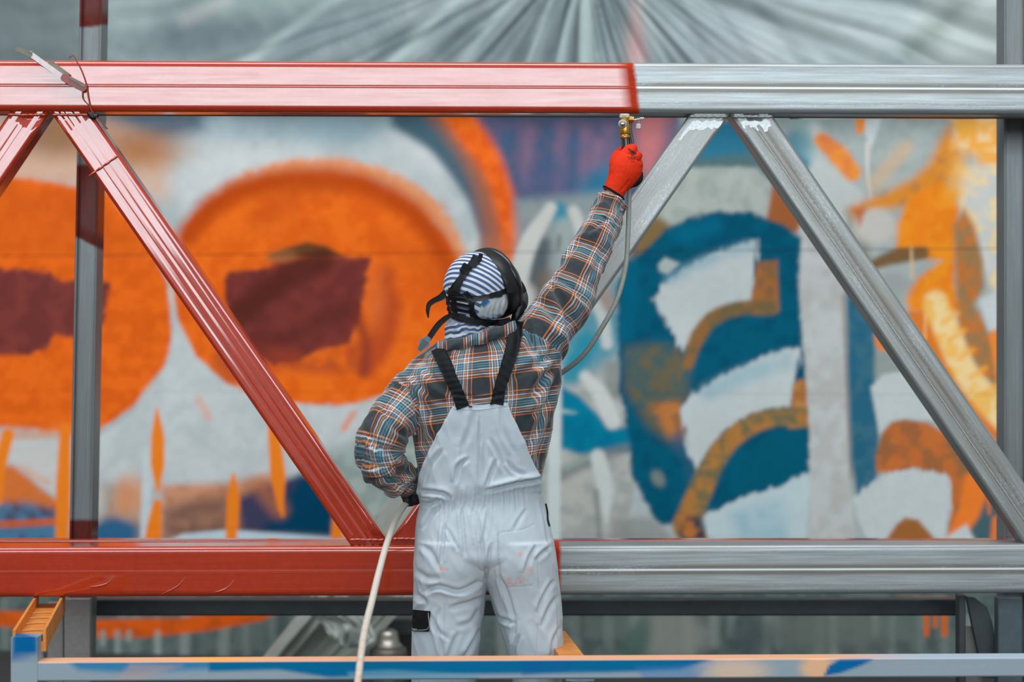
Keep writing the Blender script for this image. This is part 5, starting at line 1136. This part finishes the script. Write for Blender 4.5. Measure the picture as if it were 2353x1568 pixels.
# harness
hs = []
harness = mk('harness', *join([strip(BH, p, w_, .0015, .003, n_, 5) for p, w_, n_ in (
    ([(1070, 624), (1057, 644), (1046, 664), (1040, 680)], [17, 15, 22, 30], 40), ([(1036, 662), (1031, 690), (1032, 716), (1040, 730)], [12, 5, 5, 8], 40), ([(1043, 668), (1043, 700), (1047, 732)], 12, 40),
    ([(1068, 672), (1082, 694), (1084, 715), (1090, 735)], [14, 15, 12, 15], 40), ([(1040, 676), (1064, 680), (1090, 686), (1118, 683), (1140, 677)], [14, 8, 12, 12, 10], 60),
    ([(1024, 685), (1045, 687), (1080, 693)], 8.5, 30), ([(1025, 697), (1048, 699), (1082, 706)], 8, 30), ([(1027, 709), (1050, 712), (1084, 719)], 8, 30), ([(1030, 722), (1055, 727), (1088, 738)], 10, 30),
    ([(1084, 690), (1098, 688), (1120, 683)], [9, 7, 4], 30), ([(1088, 722), (1098, 733), (1112, 738)], [10, 9, 6], 24))]), RUBBER, mask); harness['label'] = 'black slotted harness at the back of the head'; harness['kind'] = 'stuff'
for p, w_, n_ in (([(1098, 590), (1090, 602), (1080, 612), (1068, 628)], [24, 20, 14, 16], 30), ([(1128, 680), (1150, 674), (1172, 664)], [13, 12, 12], 30), ([(1100, 738), (1125, 744), (1150, 744), (1174, 738)], [14, 18, 20, 18], 50), ([(1030, 722), (1052, 732), (1078, 738), (1104, 740)], [9, 12, 12, 14], 50)):
    V, Fc = strip(BH, p, w_, .003, .004, n_, 5); mk('strap', V, Fc, BLACKWEB, mask)
for x, y, w_, h_, r_ in ((1069, 618, 20, 24, .5), (1171, 662, 16, 24, -.15), (1146, 677, 16, 13, -.2), (1104, 589, 10, 12, .3)):
    h1 = hit(BH, x if y > 595 else x-4, max(y, 602)); Dd = (h1[0][1]-YC-.008) if h1 is not None else 5.56
    c_ = P(x, y, Dd); w2, h2 = w_/2*Dd/F, h_/2*Dd/F; e1 = np.array([math.cos(r_), 0, -math.sin(r_)]); e2 = np.array([math.sin(r_), 0, math.cos(r_)])
    V, Fc = prism([(-w2, -h2*.8), (-w2*.8, -h2), (w2*.8, -h2), (w2, -h2*.8), (w2, h2*.8), (w2*.8, h2), (-w2*.8, h2), (-w2, h2*.8)], c_-[0, .004, 0], e1, e2, (0, 1, 0), .007); mk('buckle', V, Fc, BLACKWEB, mask, smooth=False)
spring = [strip(BH, [(1174+i*.2, 654+i*3.2), (1180, 654.5+i*3.2)], .9, .010, .001, 4, 3, Dfree=[5.60, 5.60]) for i in range(7)]
V, Fc = join(spring); tag(mk('strap_teeth', V, Fc, simple('tooth_grey', (150, 150, 150), .4), mask), kind='stuff')
for p, w_, D_ in (([(1030, 668), (1012, 684), (996, 692), (986, 700), (983, 712), (984, 731)], [16, 16, 13, 12, 9, 3], [5.575, 5.56, 5.55, 5.545, 5.54, 5.54]), ([(1040, 722), (1024, 732), (1010, 744), (996, 762), (984, 780)], [9, 13, 14, 14, 13], [5.55, 5.535, 5.525, 5.515, 5.51])):
    V, Fc = strip(BH, p, w_, 0, .003, 40, 5, Dfree=D_); mk('loose_strap', V, Fc, BLACKWEB, mask)
c_ = P(975, 789, 5.508); e1 = np.array([.60, 0, .80]); e2 = np.array([-.80, 0, .60]); s_ = 5.5/F
V, Fc = prism([(x*s_, y*s_) for x, y in [(-21, -4.5), (-10, -8), (-3, -12), (4, -13), (8, -9), (18, -6), (18, 6), (8, 9), (4, 13), (-3, 12), (-10, 8), (-21, 4.5)]], c_, e1, e2, (0, 1, 0), .006)
V[:, 1] -= .004; tipm = simple('grey_blue_plastic', (70, 92, 104), .4); tip = mk('strap_end', V, Fc, tipm, mask, smooth=False); tip['label'] = 'grey ribbed strap end'
rb = []
for i in range(8): rb.append(tube([c_+(e1*(x_)+e2*y_)*s_-[0, .0045, 0] for x_, y_ in (((-18+i*3.3), -5-.3*i), ((-18+i*3.3), 5+.3*i))], .0007, 4, 5))
V, Fc = join(rb); V0 = Fc
mk('ribs', V, Fc, simple('dark_rib', (36, 48, 56), .5), mask)['kind'] = 'stuff'

# gloved right hand: palm, thumb and four fingers closed round the grip
g0 = 5.825
hand = [ptube([(1406, 452, 5.816, .033), (1418, 424, 5.82, .0355), (1428, 408, 5.82, .044), (1438, 386, 5.825, .0495), (1443, 366, 5.828, .042), (1448, 352, 5.83, .027)], 30, 24, sqa=.70),
        ptube([(1406, 452, 5.816, .0325), (1418, 424, 5.818, .034), (1426, 402, 5.82, .036)], 16, 24, sqa=.9),
        ptube([(1452, 415, 5.832, .012), (1460, 398, 5.835, .018), (1462, 380, 5.835, .020), (1456, 360, 5.835, .018)], 18, 18),
        ptube([(1418, 400, 5.83, .022), (1414, 374, 5.845, .018), (1420, 354, 5.865, .0135), (1432, 345, 5.885, .011), (1444, 345, 5.892, .010)], 26, 16)]   # thumb last
fing = [((1440, 358), (1452, 343), 0.0125, 0), ((1448, 372), (1462, 360), 0.0125, 1), ((1450, 388), (1464, 380), 0.012, 2), ((1448, 402), (1461, 398), 0.0105, 3)]
for (a, b), (c1, d1), r, i in fing:
    hand.append(ptube([(a, b, 5.818, r*1.2), (c1, d1, 5.824, r*1.2), (c1+4-(i == 0)*2, d1-2, 5.848, r), (c1-6, d1-1, 5.870, r*.95), (c1-20, d1+1, 5.874, r*.9), (c1-26, d1+2, 5.862, r*.8)], 30, 16))
V, Fc, N = remesh(hand, .0018, 5)
px, py = PX(V); V = V+N*(.0009*fbm(V[:, 0]*60, V[:, 1]*60, V[:, 2]*60, 5, 2)+crease(px, py, [([(1438, 352), (1452, 356), (1466, 352)], 2.5, .0016), ([(1425, 440), (1438, 425), (1445, 415)], 3, .0014)]))[:, None]
gcut = P(1410, 444, 5.818); gax = P(1425, 408, 5.82)-gcut; Fc = np.asarray(Fc); Fc = Fc[~((V[Fc].mean(1)-gcut)@gax < 0)]
glove = mk('glove', V, Fc, GLOVE, person); glove['label'] = 'bright orange knitted glove gripping the spray gun'; BG = bvh(V, Fc)
dk = simple('black_print', (60, 24, 18), .7)
V, Fc = strip(BG, [(1444, 342), (1452, 349), (1463, 354)], [4.5, 5, 4.5], .0002, .0006, 20, 4); mk('print', V, Fc, dk, glove)
em = [strip(BG, [(1455+5.5*math.cos(a), 361+5.5*math.sin(a)) for a in np.linspace(0, 2*PI, 14)], 1.0, .0002, .0006, 36, 3), strip(BG, [(1451, 361), (1455, 357), (1459, 362)], 1, .0002, .0006, 10, 3), strip(BG, [(1452, 364), (1456, 361), (1459, 365)], 1, .0002, .0006, 10, 3)]
for x, y in ((1444, 361), (1447, 365), (1452, 370), (1456, 371), (1465, 366), (1469, 368), (1472, 371)): em.append(strip(BG, [(x-1.2, y), (x+1.2, y+1)], 1.5, .0002, .0006, 4, 3))
V, Fc = join(em); mk('emblem', V, Fc, dk, glove)['kind'] = 'stuff'
V, Fc = ptube([(1449, 428, 5.834, .006), (1460, 420, 5.838, .012), (1470, 408, 5.842, .011), (1474, 398, 5.842, .005)], 16, 14); mk('palm_coating', V, Fc, BLACKWEB, glove)['label'] = 'black coating on the palm side'
# elastic cuff
aw = P(1411, 444, 5.818)-P(1430, 405, 5.82); aw /= np.linalg.norm(aw); cq = P(1410, 443.5, 5.818); u_ = np.cross(aw, [0, 1, 0]); u_ /= np.linalg.norm(u_); v_ = np.cross(aw, u_)
loop = np.array([cq+u_*.0345*math.cos(t)+v_*.0315*math.sin(t)+aw*.004*math.cos(t*1.0) for t in np.linspace(0, 2*PI, 50)]); V, Fc = tube(loop, .0034, 90, 8, caps=False); mk('cuff_edge', V, Fc, BLACKWEB, glove)
# left glove: dark, holding the hose by the hip
lh = [ptube([(944, 1114, 5.705, .026), (952, 1126, 5.715, .030), (952, 1140, 5.715, .028)], 16, 20)]
for i in range(4): lh.append(ptube([(940-1*i, 1124+8*i, 5.69, .0105), (930+i*2, 1127+8*i, 5.685, .0105), (926+i*3, 1132+8*i, 5.700, .010), (930+i*3, 1137+7*i, 5.722, .009), (942+i*2, 1137+7*i, 5.730, .008)], 24, 12))
lh.append(ptube([(948, 1118, 5.69, .013), (940, 1112, 5.675, .011), (930, 1114, 5.668, .010)], 14, 12))
V, Fc, N = remesh(lh, .0022, 4); mk('glove', V, Fc, simple('black_glove', (34, 37, 42), .6, nscale=200), person)['label'] = 'black glove on the left hand, holding the hose'

# ---------------------------------------------------------------- spray gun
gun = thing('spray_gun', 'small brass spray gun with a black ribbed grip, held up under the top beam', 'spray gun', tuple(P(1435, 345, 5.85)))
GD = 5.852
def gl(prof, a, b, name, mat, k=28, label=None):
    a, b = np.asarray(a, float), np.asarray(b, float); L = np.linalg.norm(b-a); V, Fc = lathe([(r, h*L) for r, h in prof], a, (b-a)/L, k); o = mk(name, V, Fc, mat, gun, sharp=40)
    if label: o['label'] = label
    return o
gl([(0, 0), (.012, 0), (.0125, .05), (.0125, .95), (.012, 1), (0, 1)], P(1444, 392, GD), P(1437, 316, GD), 'grip', GLOSSB)
gr = []
for i in range(7):
    a = i/7*2*PI; o_ = np.array([math.cos(a)*.0122, math.sin(a)*.0122, 0]); gr.append(tube([P(1439, 340, GD)+o_, P(1437, 318, GD)+o_], .0018, 6, 6))
V, Fc = join(gr); mk('grip_ribs', V, Fc, GLOSSB, gun)['kind'] = 'stuff'
gl([(0, 0), (.013, 0), (.0165, .05), (.0165, .13), (.0145, .17), (.0158, .22), (.0162, .45), (.0160, .60), (.0150, .75), (.0135, .9), (.012, 1), (0, 1)], P(1436.5, 319, GD), P(1435, 268, GD), 'body', BRASS, label='brass gun body')
a = P(1424, 271, GD-.012); b = P(1447, 261, GD-.012); V, Fc = box((a[0], a[1], a[2]), (b[0], a[1]+.026, b[2]), .003); mk('head', V, Fc, PALE, gun, smooth=False)['label'] = 'paint crusted gun head'
gl([(0, 0), (.0125, 0), (.0132, .2), (.0132, .6), (.0105, .75), (0, .78)], P(1430.5, 285, GD-.006), P(1430.5, 285, GD-.030), 'ring_nut', PALE)
gl([(0, 0), (.0085, 0), (.0090, .5), (.0070, .85), (.003, 1), (0, 1)], P(1430.5, 285, GD-.020), P(1430.5, 285, GD-.034), 'knob', CHROME, label='round chrome adjusting knob')
gl([(0, 0), (.009, 0), (.0105, .3), (.0095, 1), (0, 1)], P(1444, 274, GD), P(1456, 275, GD), 'nozzle_base', BRASS)
gl([(0, 0), (.0030, 0), (.0030, .6), (.0045, .65), (.0035, 1), (0, 1)], P(1455, 276, GD-.004), P(1480, 272, GD-.002), 'nozzle', PALE)
gl([(0, 0), (.0022, 0), (.0022, 1), (0, 1)], P(1456, 270, GD), P(1476, 270, GD+.004), 'nozzle_arm', GLOSSB)
a = P(1461, 297, GD-.004); b = P(1473, 284, GD-.004); V, Fc = box((a[0], a[1], a[2]), (b[0], a[1]+.010, b[2]), .0025); mk('spray_tip_guard', V, Fc, PALE, gun, smooth=False)
V, Fc = tube([P(1467, 285, GD), P(1468, 277, GD), P(1466, 272, GD)], .0016, 10, 6); mk('guard_link', V, Fc, PALE, gun)
V, Fc = tube([P(1449, 278, GD+.002), P(1449, 300, GD), P(1452, 318, GD-.002), P(1455, 336, GD-.002)], [.0038, .0042, .0045, .004], 24, 10); mk('trigger', V, Fc, simple('dark_grey_lever', (80, 80, 78), .4, .5, nscale=80, namp=.3), gun)

# hose
hm = M_('dirty_hose'); gm_ = hm.nd('ShaderNodeNewGeometry'); sx = hm.nd('ShaderNodeSeparateXYZ'); hm.put(sx.inputs[0], gm_.outputs['Position'])
t_ = hm.math('MULTIPLY', hm.math('SUBTRACT', sx.outputs[0], -.05), 6.0, clamp=True); f = hm.noise(hm.obj(), 42, 5, .8); f2 = hm.noise(hm.obj(), 160, 3, .7)
ca = hm.mix(hm.ramp(f, [(.45, 0.0), (.62, 1.0)]), (.55, .50, .44, 1), (.62, .25, .11, 1)); cb = hm.mix(f2, (.13, .145, .13, 1), (.30, .31, .27, 1))
cz = hm.mix(hm.math('MULTIPLY', hm.math('SUBTRACT', sx.outputs[2], .62), 6.0, clamp=True), ca, hm.mix(hm.math('MULTIPLY', f, .5), (.58, .57, .52, 1), (.50, .28, .16, 1)))
hm.set(Base_Color=hm.mix(t_, cz, cb), Roughness=.6); hm.bump(f2, .4, .002)
hp = [(1443, 392, 5.852, .0070), (1446, 432, 5.850, .0070), (1445, 480, 5.835, .0072), (1443, 540, 5.81, .0072), (1438, 610, 5.78, .0074), (1417, 690, 5.75, .0074), (1384, 752, 5.74, .0076), (1335, 822, 5.76, .0078), (1284, 862, 5.79, .0078), (1200, 925, 5.83, .0078), (1100, 1010, 5.84, .0078), (1010, 1090, 5.80, .008), (957, 1132, 5.735, .008),
      (935, 1156, 5.69, .0085), (912, 1190, 5.63, .009), (892, 1240, 5.54, .009), (872, 1310, 5.42, .0092), (855, 1380, 5.28, .0094), (838, 1450, 5.12, .0094), (829, 1510, 4.98, .0092), (822, 1570, 4.88, .0092), (800, 1720, 4.7, .0092), (760, 2000, 4.6, .0092)]
V, Fc = ptube(hp, 260, 14)
hose = mk('hose', V, Fc, hm.m, None, loc=P(1443, 392, 5.852)); tag(hose, 'long dirty air hose running from the spray gun down past the blue trestle beam', 'hose')
